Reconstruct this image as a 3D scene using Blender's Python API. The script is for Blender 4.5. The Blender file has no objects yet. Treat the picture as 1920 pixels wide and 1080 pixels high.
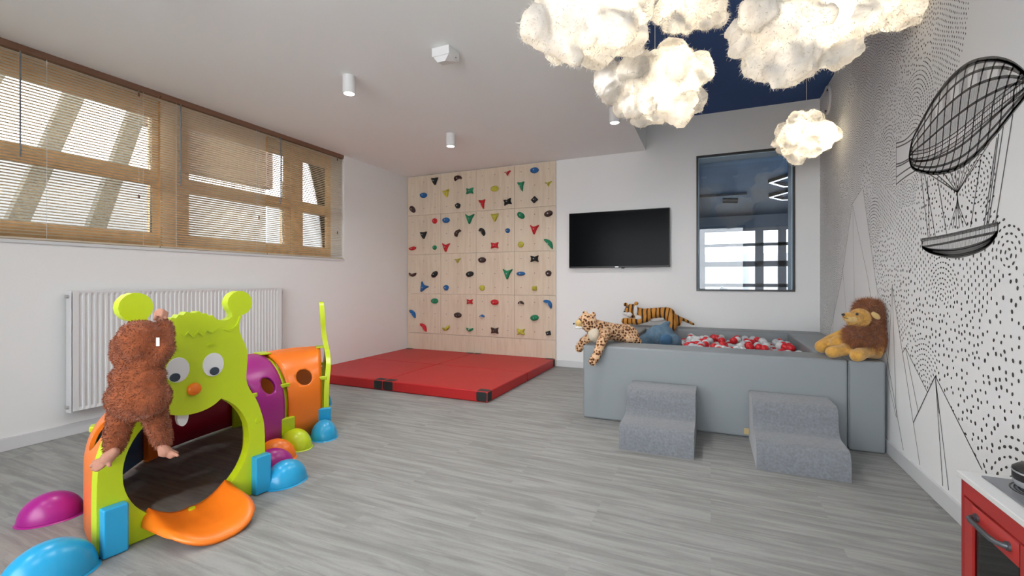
import bpy, bmesh, math, random
import numpy as np
from mathutils import Vector, Matrix, noise
from mathutils.geometry import tessellate_polygon
R = random.Random(7)
S = bpy.context.scene
COL = S.collection
PI = math.pi

# ------------------------------------------------------------------ camera, world, exposure
FOC, TH, YH, EYE = 845.5, .4153, 528.2, 1.1
cam_d = bpy.data.cameras.new('camera'); cam = bpy.data.objects.new('camera', cam_d); COL.objects.link(cam)
cam.location = (0, 0, EYE); cam.rotation_euler = (PI / 2, 0, TH)
cam_d.sensor_width = 36; cam_d.lens = FOC * 36 / 1920; cam_d.shift_y = -(540 - YH) / 1920
cam_d.clip_start = .05; cam_d.clip_end = 200
S.camera = cam
S.view_settings.view_transform = 'Standard'; S.view_settings.look = 'None'
S.view_settings.gamma = 1; S.view_settings.use_curve_mapping = False
S.view_settings.exposure = 0.46
w = bpy.data.worlds.new('sky'); S.world = w; w.use_nodes = True
bg = w.node_tree.nodes['Background']; bg.inputs[0].default_value = (.93, .96, 1.0, 1); bg.inputs[1].default_value = 6.6
S.cycles.use_denoising = True
S.cycles.sample_clamp_indirect = 4.0
S.cycles.max_bounces = 7; S.cycles.diffuse_bounces = 4; S.cycles.glossy_bounces = 3
S.cycles.transmission_bounces = 5; S.cycles.transparent_max_bounces = 12
S.cycles.caustics_reflective = False; S.cycles.caustics_refractive = False
sun_d = bpy.data.lights.new('sun', 'SUN'); sun_d.energy = 1.0; sun_d.angle = .05; sun_d.color = (1, .96, .9)
sun = bpy.data.objects.new('sun', sun_d); COL.objects.link(sun); sun.rotation_euler = (math.radians(50), 0, math.radians(150))

# room dimensions
XL, XR, YB, YF, ZL, ZH, XS = -4.197, 1.043, 5.611, -1.8, 2.679, 3.017, -.714
sTH, cTH = math.sin(TH), math.cos(TH)
def ray(u, v):
    t = (u - 960) / FOC
    return (-sTH + t * cTH, cTH + t * sTH, (YH - v) / FOC)
def at_x(u, v, X):      # point of the plane X=const
    d = ray(u, v); k = X / d[0]; return (d[1] * k, EYE + d[2] * k)
def at_y(u, v, Y):
    d = ray(u, v); k = Y / d[1]; return (d[0] * k, EYE + d[2] * k)
def at_d(u, v, zc):
    d = ray(u, v); return Vector((d[0] * zc, d[1] * zc, EYE + d[2] * zc))

# ------------------------------------------------------------------ materials
def nt(name):
    m = bpy.data.materials.new(name); m.use_nodes = True
    return m, m.node_tree.nodes, m.node_tree.links, m.node_tree.nodes['Principled BSDF']
def pm(name, col, rough=.5, metal=0, spec=.5, bump=0, bscale=80, emit=None, estr=0, coat=0, sheen=0, var=0, vscale=5):
    m, N, L, P = nt(name)
    P.inputs['Base Color'].default_value = (*col, 1); P.inputs['Roughness'].default_value = rough
    P.inputs['Metallic'].default_value = metal; P.inputs['Specular IOR Level'].default_value = spec
    P.inputs['Coat Weight'].default_value = coat; P.inputs['Sheen Weight'].default_value = sheen
    if emit: P.inputs['Emission Color'].default_value = (*emit, 1); P.inputs['Emission Strength'].default_value = estr
    tc = N.new('ShaderNodeTexCoord')
    if bump:
        n = N.new('ShaderNodeTexNoise'); n.inputs['Scale'].default_value = bscale; n.inputs['Detail'].default_value = 3
        b = N.new('ShaderNodeBump'); b.inputs['Strength'].default_value = bump; b.inputs['Distance'].default_value = .01
        L.new(tc.outputs['Object'], n.inputs['Vector']); L.new(n.outputs['Fac'], b.inputs['Height']); L.new(b.outputs['Normal'], P.inputs['Normal'])
    if var:
        n = N.new('ShaderNodeTexNoise'); n.inputs['Scale'].default_value = vscale; n.inputs['Detail'].default_value = 4
        r = N.new('ShaderNodeValToRGB'); r.color_ramp.elements[0].position = .3; r.color_ramp.elements[1].position = .7
        r.color_ramp.elements[0].color = (*[c * (1 - var) for c in col], 1); r.color_ramp.elements[1].color = (*[min(1, c * (1 + var)) for c in col], 1)
        L.new(tc.outputs['Object'], n.inputs['Vector']); L.new(n.outputs['Fac'], r.inputs['Fac']); L.new(r.outputs['Color'], P.inputs['Base Color'])
    return m
M = {}
M['wall'] = pm('wall_paint', (.82, .825, .82), .9, bump=.05, bscale=60)
M['mural_wall'] = pm('mural_paper', (.84, .85, .85), .85)
M['ceil'] = pm('ceiling_paint', (.91, .94, .94), .9)
M['navy'] = pm('navy_paint', (.02, .062, .20), .8)
M['base'] = pm('skirting_white', (.66, .67, .68), .45)
M['lime'] = pm('lime_plastic', (.52, .66, .012), .32, var=.03)
M['orange'] = pm('orange_plastic', (.9, .20, .012), .32, var=.03)
M['magenta'] = pm('magenta_plastic', (.36, .012, .23), .32)
M['cyan'] = pm('cyan_plastic', (.02, .34, .62), .28)
M['navyplastic'] = pm('deep_blue_plastic', (.02, .12, .30), .35)
M['redplastic'] = pm('crimson_plastic', (.45, .01, .06), .35)
M['white'] = pm('white_plastic', (.78, .78, .78), .35)
M['eye'] = pm('eye_slate', (.035, .05, .075), .3)
M['metalwhite'] = pm('white_enamel', (.70, .705, .71), .35)
M['black'] = pm('black_plastic', (.012, .012, .013), .4)
M['rubber'] = pm('black_rubber', (.012, .014, .014), .55, bump=.2, bscale=60)
M['screen'] = pm('black_glass', (.003, .004, .005), .2, spec=.06)
M['red_mat'] = pm('red_vinyl', (.46, .012, .014), .5, bump=.06, bscale=25)
M['bolt'] = pm('steel', (.6, .6, .6), .3, metal=1)
M['cord'] = pm('white_cord', (.8, .8, .8), .5)
M['foam'] = pm('grey_leatherette', (.215, .238, .252), .45, bump=.05, bscale=12)
M['seam'] = pm('seam_grey', (.20, .225, .24), .6)
M['melange'] = pm('grey_melange_fabric', (.175, .187, .205), .95, bump=.25, bscale=350, sheen=.3, var=.16, vscale=70)
M['tag'] = pm('tan_leather_tag', (.5, .38, .18), .7)
M['kred'] = pm('kitchen_red', (.40, .022, .018), .4)
M['kred2'] = pm('kitchen_red_edge', (.33, .008, .012), .4)
M['kwhite'] = pm('counter_white', (.72, .73, .72), .4)
M['khandle'] = pm('handle_grey', (.10, .11, .12), .35, metal=.5)
M['steel'] = pm('brushed_steel', (.62, .64, .67), .3, metal=.6)
M['alu'] = pm('hob_grey', (.22, .23, .25), .35, metal=.3)
M['wood'] = pm('window_oak', (.86, .55, .27), .5, var=.15, vscale=14)
M['woodside'] = pm('window_trim_brown', (.2, .1, .06), .5)
M['slat'] = None
M['skin'] = pm('plush_skin', (.42, .20, .135), .8, bump=.2, bscale=90)
M['furbrown'] = pm('rust_brown_fur', (.25, .060, .014), .95, var=.2, vscale=40, sheen=.3)
M['mane'] = pm('mane_brown', (.30, .10, .032), .9, var=.35, vscale=30, sheen=.3)
M['lionfur'] = pm('golden_plush', (.58, .31, .06), .95, var=.16, vscale=40, sheen=.3, bump=.4, bscale=140)
M['lionpale'] = pm('pale_gold_plush', (.62, .42, .16), .95, var=.1, vscale=40, sheen=.3, bump=.4, bscale=140)
M['cream'] = pm('cream_plush', (.66, .58, .45), .95, bump=.4, bscale=140)
M['whiteplush'] = pm('white_plush', (.72, .70, .67), .95, bump=.4, bscale=140)
M['blueplush'] = pm('blue_grey_plush', (.10, .17, .24), .95, var=.15, vscale=25, bump=.4, bscale=120)
M['blueplush2'] = pm('blue_velvet', (.045, .12, .22), .9, bump=.3, bscale=120)
M['ballred'] = pm('red_ball', (.55, .012, .02), .3)
M['ballgrey'] = pm('grey_ball', (.44, .47, .50), .32)
M['ballwhite'] = pm('pale_ball', (.60, .63, .64), .32)
M['ink'] = pm('mural_ink', (.055, .053, .05), .85)
M['inklight'] = pm('mural_ink_light', (.36, .36, .36), .85)
M['inkgrey'] = pm('mural_ink_grey', (.13, .13, .13), .85)
M['lamp'] = pm('lamp_glow', (1, 1, 1), .5, emit=(1, .96, .9), estr=9)
M['led'] = pm('led_strip', (1, 1, 1), .5, emit=(.85, .93, 1), estr=1.6)
M['bulb'] = pm('warm_bulb', (1, 1, 1), .5, emit=(1, .85, .6), estr=8)
M['concrete'] = pm('pale_render', (.30, .31, .31), .9, var=.08, vscale=2)
M['bounce_pale'] = pm('bounce_ground', (.80, .79, .77), .9)  # unseen ground made this pale to bounce light up into the room
M['greybeam'] = pm('grey_timber', (.10, .10, .08), .8, var=.2, vscale=3)
M['darkroof'] = pm('brown_soffit', (.10, .065, .045), .8)
M['hedge'] = pm('hedge_green', (.10, .11, .06), .9, var=.5, vscale=3)
M['gymceil'] = pm('blue_ceiling', (.008, .045, .10), .5, var=.25, vscale=2)
M['gymwall'] = pm('grey_blue_wall', (.10, .13, .17), .8)
M['reveal'] = pm('pale_blue_reveal', (.42, .58, .72), .5)
M['darkframe'] = pm('dark_frame', (.02, .018, .018), .4)
M['greyframe'] = pm('grey_frame', (.13, .13, .14), .5)
HC = {'black': (.008, .011, .012), 'brown': (.05, .022, .018), 'red': (.55, .012, .02), 'green': (.01, .22, .10), 'blue': (.015, .12, .34), 'yellow': (.52, .48, .05)}
for k, c in HC.items(): M['hold_' + k] = pm('hold_' + k, c, .7, bump=.4, bscale=90)

def mat_glass(name, ior=1.5, tint=(1, 1, 1)):
    m, N, L, P = nt(name); N.remove(P); out = N['Material Output']
    g = N.new('ShaderNodeBsdfGlossy'); g.inputs['Roughness'].default_value = .01
    t = N.new('ShaderNodeBsdfTransparent'); t.inputs['Color'].default_value = (*tint, 1)
    f = N.new('ShaderNodeFresnel'); f.inputs['IOR'].default_value = ior
    mx = N.new('ShaderNodeMixShader'); L.new(f.outputs[0], mx.inputs[0]); L.new(t.outputs[0], mx.inputs[1]); L.new(g.outputs[0], mx.inputs[2]); L.new(mx.outputs[0], out.inputs[0])
    return m
M['glass'] = mat_glass('clear_glass', 1.45)
M['glass2'] = mat_glass('partition_glass', 1.52, (.92, .96, 1))
M['ovenglass'] = mat_glass('smoked_window', 1.5, (.72, .72, .72))

def ramp_mat(name, tex_setup, stops, rough=.9, bump=0):
    m, N, L, P = nt(name); tc = N.new('ShaderNodeTexCoord')
    fac = tex_setup(N, L, tc)
    r = N.new('ShaderNodeValToRGB'); e = r.color_ramp.elements
    while len(e) < len(stops): e.new(.5)
    for i, (p, c) in enumerate(stops): e[i].position = p; e[i].color = (*c, 1)
    L.new(fac, r.inputs['Fac']); L.new(r.outputs['Color'], P.inputs['Base Color']); P.inputs['Roughness'].default_value = rough
    if bump:
        b = N.new('ShaderNodeBump'); b.inputs['Strength'].default_value = bump; b.inputs['Distance'].default_value = .003
        L.new(fac, b.inputs['Height']); L.new(b.outputs['Normal'], P.inputs['Normal'])
    return m
def mapped(N, L, tc, scale, rot=(0, 0, 0), out='Object'):
    mp = N.new('ShaderNodeMapping'); mp.inputs['Scale'].default_value = scale; mp.inputs['Rotation'].default_value = rot
    L.new(tc.outputs[out], mp.inputs['Vector']); return mp.outputs['Vector']
def floor_tex(N, L, tc):
    # woven vinyl planks: streaks along X, every plank shifted
    br = N.new('ShaderNodeTexBrick'); br.inputs['Scale'].default_value = 1
    br.inputs['Color1'].default_value = (0, 0, 0, 1); br.inputs['Color2'].default_value = (1, 1, 1, 1); br.inputs['Mortar'].default_value = (.5, .5, .5, 1)
    br.inputs['Mortar Size'].default_value = 0; br.inputs['Brick Width'].default_value = 1.0; br.inputs['Row Height'].default_value = .25
    L.new(tc.outputs['Object'], br.inputs['Vector'])
    vm = N.new('ShaderNodeVectorMath'); vm.operation = 'MULTIPLY_ADD'
    vm.inputs[1].default_value = (9, 23, 5); L.new(br.outputs['Color'], vm.inputs[0]); L.new(tc.outputs['Object'], vm.inputs[2])
    mp = N.new('ShaderNodeMapping'); mp.inputs['Scale'].default_value = (2.2, 26, 1); L.new(vm.outputs[0], mp.inputs['Vector'])
    n = N.new('ShaderNodeTexNoise'); n.inputs['Scale'].default_value = 1; n.inputs['Detail'].default_value = 6; n.inputs['Roughness'].default_value = .62; n.inputs['Distortion'].default_value = .6
    L.new(mp.outputs[0], n.inputs['Vector'])
    mp2 = N.new('ShaderNodeMapping'); mp2.inputs['Scale'].default_value = (60, 420, 1); L.new(tc.outputs['Object'], mp2.inputs['Vector'])
    n2 = N.new('ShaderNodeTexNoise'); n2.inputs['Scale'].default_value = 1; n2.inputs['Detail'].default_value = 2; L.new(mp2.outputs[0], n2.inputs['Vector'])
    mx = N.new('ShaderNodeMix'); mx.inputs[0].default_value = .16; L.new(n.outputs['Fac'], mx.inputs[2]); L.new(n2.outputs['Fac'], mx.inputs[3])
    return mx.outputs[0]
M['floor'] = ramp_mat('woven_vinyl_floor', floor_tex, [(.34, (.20, .202, .193)), (.46, (.25, .252, .243)), (.56, (.305, .307, .298)), (.68, (.345, .347, .335))], .6, .15)
def ply_tex(N, L, tc):
    v = mapped(N, L, tc, (14, 14, 1.6)); n = N.new('ShaderNodeTexNoise'); n.inputs['Scale'].default_value = 1.3; n.inputs['Detail'].default_value = 5; n.inputs['Distortion'].default_value = 1.2
    L.new(v, n.inputs['Vector']); return n.outputs['Fac']
M['ply'] = ramp_mat('birch_plywood', ply_tex, [(.3, (.60, .48, .36)), (.5, (.66, .55, .42)), (.75, (.69, .58, .46))], .6)
def leopard_tex(N, L, tc):
    v = N.new('ShaderNodeTexVoronoi'); v.inputs['Scale'].default_value = 46; v.inputs['Randomness'].default_value = .7
    L.new(tc.outputs['Object'], v.inputs['Vector']); return v.outputs['Distance']
M['leopard'] = ramp_mat('leopard_plush', leopard_tex, [(.0, (.05, .018, .008)), (.36, (.08, .028, .012)), (.46, (.50, .25, .11)), (.62, (.66, .45, .28))], .95)
def tiger_tex(N, L, tc):
    wv = N.new('ShaderNodeTexWave'); wv.wave_type = 'BANDS'; wv.bands_direction = 'X'; wv.inputs['Scale'].default_value = 6.5
    wv.inputs['Distortion'].default_value = 4.5; wv.inputs['Detail'].default_value = 2; wv.inputs['Detail Scale'].default_value = 1.6
    L.new(mapped(N, L, tc, (1, .35, .35)), wv.inputs['Vector']); return wv.outputs['Fac']
M['tiger'] = ramp_mat('tiger_plush', tiger_tex, [(.0, (.03, .014, .008)), (.17, (.03, .014, .008)), (.3, (.52, .22, .035)), (1, (.56, .26, .05))], .95)
def mat_slat():
    m, N, L, P = nt('blind_slat'); P.inputs['Base Color'].default_value = (.80, .73, .62, 1); P.inputs['Roughness'].default_value = .4
    t = N.new('ShaderNodeBsdfTranslucent'); t.inputs['Color'].default_value = (.92, .82, .64, 1)
    mx = N.new('ShaderNodeMixShader'); mx.inputs[0].default_value = .42
    L.new(P.outputs[0], mx.inputs[1]); L.new(t.outputs[0], mx.inputs[2]); L.new(mx.outputs[0], N['Material Output'].inputs[0]); return m
M['slat'] = mat_slat()
def mat_cotton():
    m, N, L, P = nt('cotton_wool'); N.remove(P); tc = N.new('ShaderNodeTexCoord')
    n = N.new('ShaderNodeTexNoise'); n.inputs['Scale'].default_value = 9; n.inputs['Detail'].default_value = 4; L.new(tc.outputs['Object'], n.inputs['Vector'])
    r = N.new('ShaderNodeValToRGB'); r.color_ramp.elements[0].position = .35; r.color_ramp.elements[1].position = .65
    r.color_ramp.elements[0].color = (.56, .51, .44, 1); r.color_ramp.elements[1].color = (.95, .93, .88, 1); L.new(n.outputs['Fac'], r.inputs['Fac'])
    t = N.new('ShaderNodeBsdfTranslucent'); L.new(r.outputs['Color'], t.inputs['Color'])
    d = N.new('ShaderNodeBsdfDiffuse'); d.inputs['Color'].default_value = (.86, .85, .83, 1)
    n2 = N.new('ShaderNodeTexNoise'); n2.inputs['Scale'].default_value = 45; n2.inputs['Detail'].default_value = 5; L.new(tc.outputs['Object'], n2.inputs['Vector'])
    b = N.new('ShaderNodeBump'); b.inputs['Strength'].default_value = .35; b.inputs['Distance'].default_value = .012; L.new(n2.outputs['Fac'], b.inputs['Height'])
    L.new(b.outputs['Normal'], d.inputs['Normal']); L.new(b.outputs['Normal'], t.inputs['Normal'])
    mx = N.new('ShaderNodeMixShader'); mx.inputs[0].default_value = .5
    L.new(d.outputs[0], mx.inputs[1]); L.new(t.outputs[0], mx.inputs[2]); L.new(mx.outputs[0], N['Material Output'].inputs[0]); return m
M['cotton'] = mat_cotton()

# ------------------------------------------------------------------ mesh helpers
def rot_to(d):
    return Vector((0, 0, 1)).rotation_difference(Vector(d)).to_matrix()
class G:
    def __init__(s): s.v = []; s.f = []
    def add(s, vs, fs):
        n = len(s.v); s.v += [tuple(x) for x in vs]; s.f += [tuple(n + i for i in f) for f in fs]; return s
    def box(s, x0, x1, y0, y1, z0, z1):
        return s.add([(x0, y0, z0), (x1, y0, z0), (x1, y1, z0), (x0, y1, z0), (x0, y0, z1), (x1, y0, z1), (x1, y1, z1), (x0, y1, z1)],
                     [(0, 3, 2, 1), (4, 5, 6, 7), (0, 1, 5, 4), (1, 2, 6, 5), (2, 3, 7, 6), (3, 0, 4, 7)])
    def obox(s, c, hx, hy, hz, ang=0, Rm=None):
        Rm = Rm or Matrix.Rotation(ang, 3, 'Z'); c = Vector(c)
        return s.add([c + Rm @ Vector((x * hx, y * hy, z * hz)) for x, y, z in ((-1, -1, -1), (1, -1, -1), (1, 1, -1), (-1, 1, -1), (-1, -1, 1), (1, -1, 1), (1, 1, 1), (-1, 1, 1))],
                     [(0, 3, 2, 1), (4, 5, 6, 7), (0, 1, 5, 4), (1, 2, 6, 5), (2, 3, 7, 6), (3, 0, 4, 7)])
    def tube(s, pts, rs, n=8, cap=True):
        pts = [Vector(p) for p in pts]
        if not hasattr(rs, '__len__'): rs = [rs] * len(pts)
        vs = []; prev = None
        for i, p in enumerate(pts):
            d = (pts[min(i + 1, len(pts) - 1)] - pts[max(i - 1, 0)]).normalized()
            if prev is None: a = d.orthogonal().normalized()
            else: a = (prev - d * prev.dot(d)).normalized()
            prev = a; b = d.cross(a)
            vs += [p + (a * math.cos(2 * PI * k / n) + b * math.sin(2 * PI * k / n)) * rs[i] for k in range(n)]
        fs = [(i * n + k, i * n + (k + 1) % n, (i + 1) * n + (k + 1) % n, (i + 1) * n + k) for i in range(len(pts) - 1) for k in range(n)]
        if cap: fs += [tuple(range(n))[::-1], tuple((len(pts) - 1) * n + k for k in range(n))]
        return s.add(vs, fs)
    def cyl(s, p0, p1, r, n=20, r1=None): return s.tube([p0, p1], [r, r if r1 is None else r1], n)
    def ell(s, c, r, n=16, m=10, Rm=None, half=False):
        c = Vector(c); r = (r, r, r) if not hasattr(r, '__len__') else r; vs = []; fs = []
        a1 = PI / 2 if half else PI
        for i in range(m + 1):
            t = a1 * i / m
            for k in range(n):
                p = Vector((r[0] * math.sin(t) * math.cos(2 * PI * k / n), r[1] * math.sin(t) * math.sin(2 * PI * k / n), r[2] * math.cos(t)))
                vs.append(c + (Rm @ p if Rm else p))
        fs = [(i * n + k, (i + 1) * n + k, (i + 1) * n + (k + 1) % n, i * n + (k + 1) % n) for i in range(m) for k in range(n)]
        if half: fs.append(tuple(m * n + k for k in range(n))[::-1])
        return s.add(vs, fs)
    def cap2(s, p0, p1, r0, r1, n=14):      # tapered capsule
        p0 = Vector(p0); p1 = Vector(p1); L = (p1 - p0).length; Rm = rot_to(p1 - p0); pts = []; rs = []
        for k in range(6): a = -PI / 2 + .02 + k * (PI / 2 - .02) / 5; pts.append((0, 0, r0 * math.sin(a))); rs.append(r0 * math.cos(a))
        for k in range(6): a = k * (PI / 2 - .02) / 5; pts.append((0, 0, L + r1 * math.sin(a))); rs.append(r1 * math.cos(a))
        vs = [p0 + Rm @ Vector((r * math.cos(2 * PI * k / n), r * math.sin(2 * PI * k / n), p[2])) for p, r in zip(pts, rs) for k in range(n)]
        m = len(pts)
        return s.add(vs, [(i * n + k, i * n + (k + 1) % n, (i + 1) * n + (k + 1) % n, (i + 1) * n + k) for i in range(m - 1) for k in range(n)] + [tuple(range(n))[::-1], tuple((m - 1) * n + k for k in range(n))])
    def prism(s, loops, f3, t0, t1):        # loops: outer + holes of (a,b); f3(a,b,t)->xyz
        tris = tessellate_polygon([[Vector((a, b, 0)) for a, b in lp] for lp in loops])
        flat = [p for lp in loops for p in lp]; n = len(flat)
        vs = [f3(a, b, t0) for a, b in flat] + [f3(a, b, t1) for a, b in flat]
        fs = [tuple(t) for t in tris] + [tuple(i + n for i in t)[::-1] for t in tris]; o = 0
        for lp in loops:
            k = len(lp); fs += [(o + i, o + (i + 1) % k, n + o + (i + 1) % k, n + o + i) for i in range(k)]; o += k
        return s.add(vs, fs)
def wloc(o):
    p = Vector((0, 0, 0))
    while o: p += o.location; o = o.parent
    return p
def mk(name, g, mat, parent=None, org=None, smooth=0, bevel=None, label=None, cat=None, group=None, kind=None, recalc=True, sub=0):
    base = wloc(parent) if parent else Vector(org if org is not None else (0, 0, 0))
    me = bpy.data.meshes.new(name)
    vs = g.v if isinstance(g, G) else g[0]; fs = g.f if isinstance(g, G) else g[1]
    me.from_pydata([(x[0] - base.x, x[1] - base.y, x[2] - base.z) for x in vs], [], fs)
    if recalc:
        bm = bmesh.new(); bm.from_mesh(me); bmesh.ops.remove_doubles(bm, verts=bm.verts, dist=1e-5); bmesh.ops.recalc_face_normals(bm, faces=bm.faces); bm.to_mesh(me); bm.free()
    me.materials.append(M[mat] if isinstance(mat, str) else mat)
    if smooth:
        me.polygons.foreach_set('use_smooth', [True] * len(me.polygons))
        if smooth < 180: me.set_sharp_from_angle(angle=math.radians(smooth))
    o = bpy.data.objects.new(name, me); COL.objects.link(o)
    if parent: o.parent = parent
    else: o.location = base
    if bevel:
        b = o.modifiers.new('bevel', 'BEVEL'); b.width = bevel[0]; b.segments = bevel[1]; b.limit_method = 'ANGLE'; b.angle_limit = math.radians(40); 
        me.polygons.foreach_set('use_smooth', [True] * len(me.polygons)); b.harden_normals = True
    if sub: q = o.modifiers.new('sub', 'SUBSURF'); q.levels = sub; q.render_levels = sub
    tag(o, label, cat, group, kind); return o
def tag(o, label=None, cat=None, group=None, kind=None):
    if label: o['label'] = label
    if cat: o['category'] = cat
    if group: o['group'] = group
    if kind: o['kind'] = kind
    return o
def thing(name, loc, label, cat, group=None):
    o = bpy.data.objects.new(name, None); COL.objects.link(o); o.location = loc; o.empty_display_size = .1
    return tag(o, label, cat, group)
def struct(name, g, mat, parent=None, **k):
    return mk(name, g, mat, parent, kind=None if parent else 'structure', **k)
def baked(o):       # apply the modifiers of o
    dg = bpy.context.evaluated_depsgraph_get(); dg.update()
    me = bpy.data.meshes.new_from_object(o.evaluated_get(dg)); o.modifiers.clear(); o.data = me; return o
def organic(name, g, mat, parent, voxel, smooth_it=6, disp=None, **k):
    o = mk(name, g, mat, parent, recalc=False, **k)
    r = o.modifiers.new('r', 'REMESH'); r.mode = 'VOXEL'; r.voxel_size = voxel; r.use_smooth_shade = True
    s_ = o.modifiers.new('s', 'SMOOTH'); s_.factor = .5; s_.iterations = smooth_it
    baked(o)
    me = o.data
    if not me.materials: me.materials.append(M[mat])
    if disp:
        n = len(me.vertices); co = np.empty(n * 3); me.vertices.foreach_get('co', co); co = co.reshape(-1, 3)
        no = np.empty(n * 3); me.vertices.foreach_get('normal', no); no = no.reshape(-1, 3)
        d = np.array([disp(Vector(c)) for c in co]); me.vertices.foreach_set('co', (co + no * d[:, None]).ravel())
    me.polygons.foreach_set('use_smooth', [True] * len(me.polygons)); me.update()
    return o
def strands(name, src, n, length, width, mat, comb=(0, 0, -.4), seed=1, jit=.35, cond=None, bend=.5):
    rg = np.random.default_rng(seed); me = src.data; me.calc_loop_triangles()
    nv = len(me.vertices); co = np.empty(nv * 3); me.vertices.foreach_get('co', co); co = co.reshape(-1, 3)
    nt_ = len(me.loop_triangles); tr = np.empty(nt_ * 3, dtype=np.int32); me.loop_triangles.foreach_get('vertices', tr); tr = tr.reshape(-1, 3)
    a, b, c = co[tr[:, 0]], co[tr[:, 1]], co[tr[:, 2]]; cr = np.cross(b - a, c - a); ar = np.linalg.norm(cr, axis=1); nn = cr / np.maximum(ar, 1e-12)[:, None]
    idx = rg.choice(nt_, n, p=ar / ar.sum()); u = rg.random((n, 2)); fl = u.sum(1) > 1; u[fl] = 1 - u[fl]
    p = a[idx] + (b - a)[idx] * u[:, :1] + (c - a)[idx] * u[:, 1:]; q = nn[idx]
    if cond is not None: k = np.array([cond(x) for x in p]); p, q = p[k], q[k]; n = len(p)
    L = length * (.6 + .8 * rg.random((n, 1)))
    d = q + rg.normal(0, jit, (n, 3)); d /= np.linalg.norm(d, axis=1)[:, None]
    d2 = d + np.array(comb) + rg.normal(0, jit * .6, (n, 3)); d2 /= np.linalg.norm(d2, axis=1)[:, None]
    sd = np.cross(d, rg.normal(0, 1, (n, 3))); sd /= np.linalg.norm(sd, axis=1)[:, None]; sd *= width / 2
    m1 = p + d * L * bend; tp = m1 + d2 * L * (1 - bend) ; p0 = p - q * length * .1
    V = np.stack([p0 - sd, p0 + sd, m1 + sd * .8, m1 - sd * .8, tp], 1).reshape(-1, 3)
    i = np.arange(n) * 5
    o2 = bpy.data.meshes.new(name)
    F = [tuple(x) for x in np.stack([i, i + 1, i + 2, i + 3], 1).tolist()] + [tuple(x) for x in np.stack([i + 3, i + 2, i + 4], 1).tolist()]
    o2.from_pydata(V.tolist(), [], F); o2.materials.append(M[mat] if isinstance(mat, str) else mat)
    o = bpy.data.objects.new(name, o2); COL.objects.link(o); o.parent = src if src.parent else src
    return o
def smooth_loop(pts, k=6):      # closed Catmull-Rom
    out = []; n = len(pts)
    for i in range(n):
        p0, p1, p2, p3 = [np.array(pts[(i + j) % n], float) for j in (-1, 0, 1, 2)]
        for q in range(k):
            t = q / k; out.append(tuple(.5 * ((2 * p1) + (-p0 + p2) * t + (2 * p0 - 5 * p1 + 4 * p2 - p3) * t * t + (-p0 + 3 * p1 - 3 * p2 + p3) * t ** 3)))
    return out
def spline(pts, k=8):
    out = []; n = len(pts); P = [np.array(p, float) for p in pts]
    for i in range(n - 1):
        p0, p1, p2, p3 = P[max(i - 1, 0)], P[i], P[i + 1], P[min(i + 2, n - 1)]
        for q in range(k):
            t = q / k; out.append(tuple(.5 * ((2 * p1) + (-p0 + p2) * t + (2 * p0 - 5 * p1 + 4 * p2 - p3) * t * t + (-p0 + 3 * p1 - 3 * p2 + p3) * t ** 3)))
    out.append(tuple(P[-1])); return out
def area(name, loc, size, power, color, parent=None, rot=(0, 0, 0), shape='DISK', spread=PI, size_y=None):
    l = bpy.data.lights.new(name, 'AREA'); l.shape = shape; l.size = size; l.energy = power; l.color = color; l.spread = spread
    if size_y: l.size_y = size_y
    o = bpy.data.objects.new(name, l); COL.objects.link(o); o.rotation_euler = rot
    if parent: o.parent = parent; o.location = Vector(loc) - wloc(parent)
    else: o.location = loc
    return o

# ------------------------------------------------------------------ room shell
T = .25; TL = .36
struct('floor', G().box(XL - TL, XR + T, YF - T, YB + T, -.1, 0), 'floor')
WY0, WY1, WZ = -.9, 4.312, 1.38         # left window strip
g = G().box(XL - TL, XL, YF - T, YB + T, 0, WZ); g.box(XL - TL, XL, WY1, YB + T, WZ, ZL); g.box(XL - TL, XL, YF - T, WY0, WZ, ZL)
struct('wall_left', g, 'wall')
OX0, OX1, OZ0, OZ1 = -.137, .805, 1.009, 2.528      # opening in the back wall
OY = YB + .27
g = G().box(XL - TL, OX0, YB, OY, 0, ZH + .2); g.box(OX1, XR + T, YB, OY, 0, ZH + .2); g.box(OX0, OX1, YB, OY, 0, OZ0); g.box(OX0, OX1, YB, OY, OZ1, ZH + .2)
wb = struct('wall_back', g, 'wall')
wr = struct('wall_right', G().box(XR, XR + T, YF - T, YB, 0, ZH + .2), 'mural_wall')
# rear wall with a wide glazed opening behind the photographer
g = G().box(XL, -2.9, YF - T, YF, 0, ZH); g.box(.85, XR, YF - T, YF, 0, ZH); g.box(-2.9, .85, YF - T, YF, 2.62, ZH); g.box(-2.9, .85, YF - T, YF, 0, .1)
struct('wall_front', g, 'wall')
g = G().box(-2.9, .85, YF - .12, YF - .06, .1, .16).box(-2.9, .85, YF - .12, YF - .06, 2.56, 2.62)
for x in (-2.9, -1.65, -.40, .79): g.box(x, x + .06, YF - .12, YF - .06, .16, 2.56)
w5 = struct('window_5', g, 'darkframe')
struct('pane', G().box(-2.84, .79, YF - .095, YF - .085, .16, 2.56), 'glass', w5)
g = G().box(XL - TL, XS, YF - T, OY, ZL, ZH + .2)
struct('ceiling', g, 'ceil')
struct('ceiling_recess', G().box(XS, XR + T, YF - T, YB, ZH, ZH + .2), 'navy')
bh, bt = .085, .014
struct('baseboard_left', G().box(XL, XL + bt, YF, YB, 0, bh), 'base', bevel=(.003, 2))
struct('baseboard_back', G().box(-1.838, XR, YB - bt, YB, 0, bh), 'base', bevel=(.003, 2))
struct('baseboard_right', G().box(XR - bt, XR, YF, YB - bt, 0, bh), 'base', bevel=(.003, 2))

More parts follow.
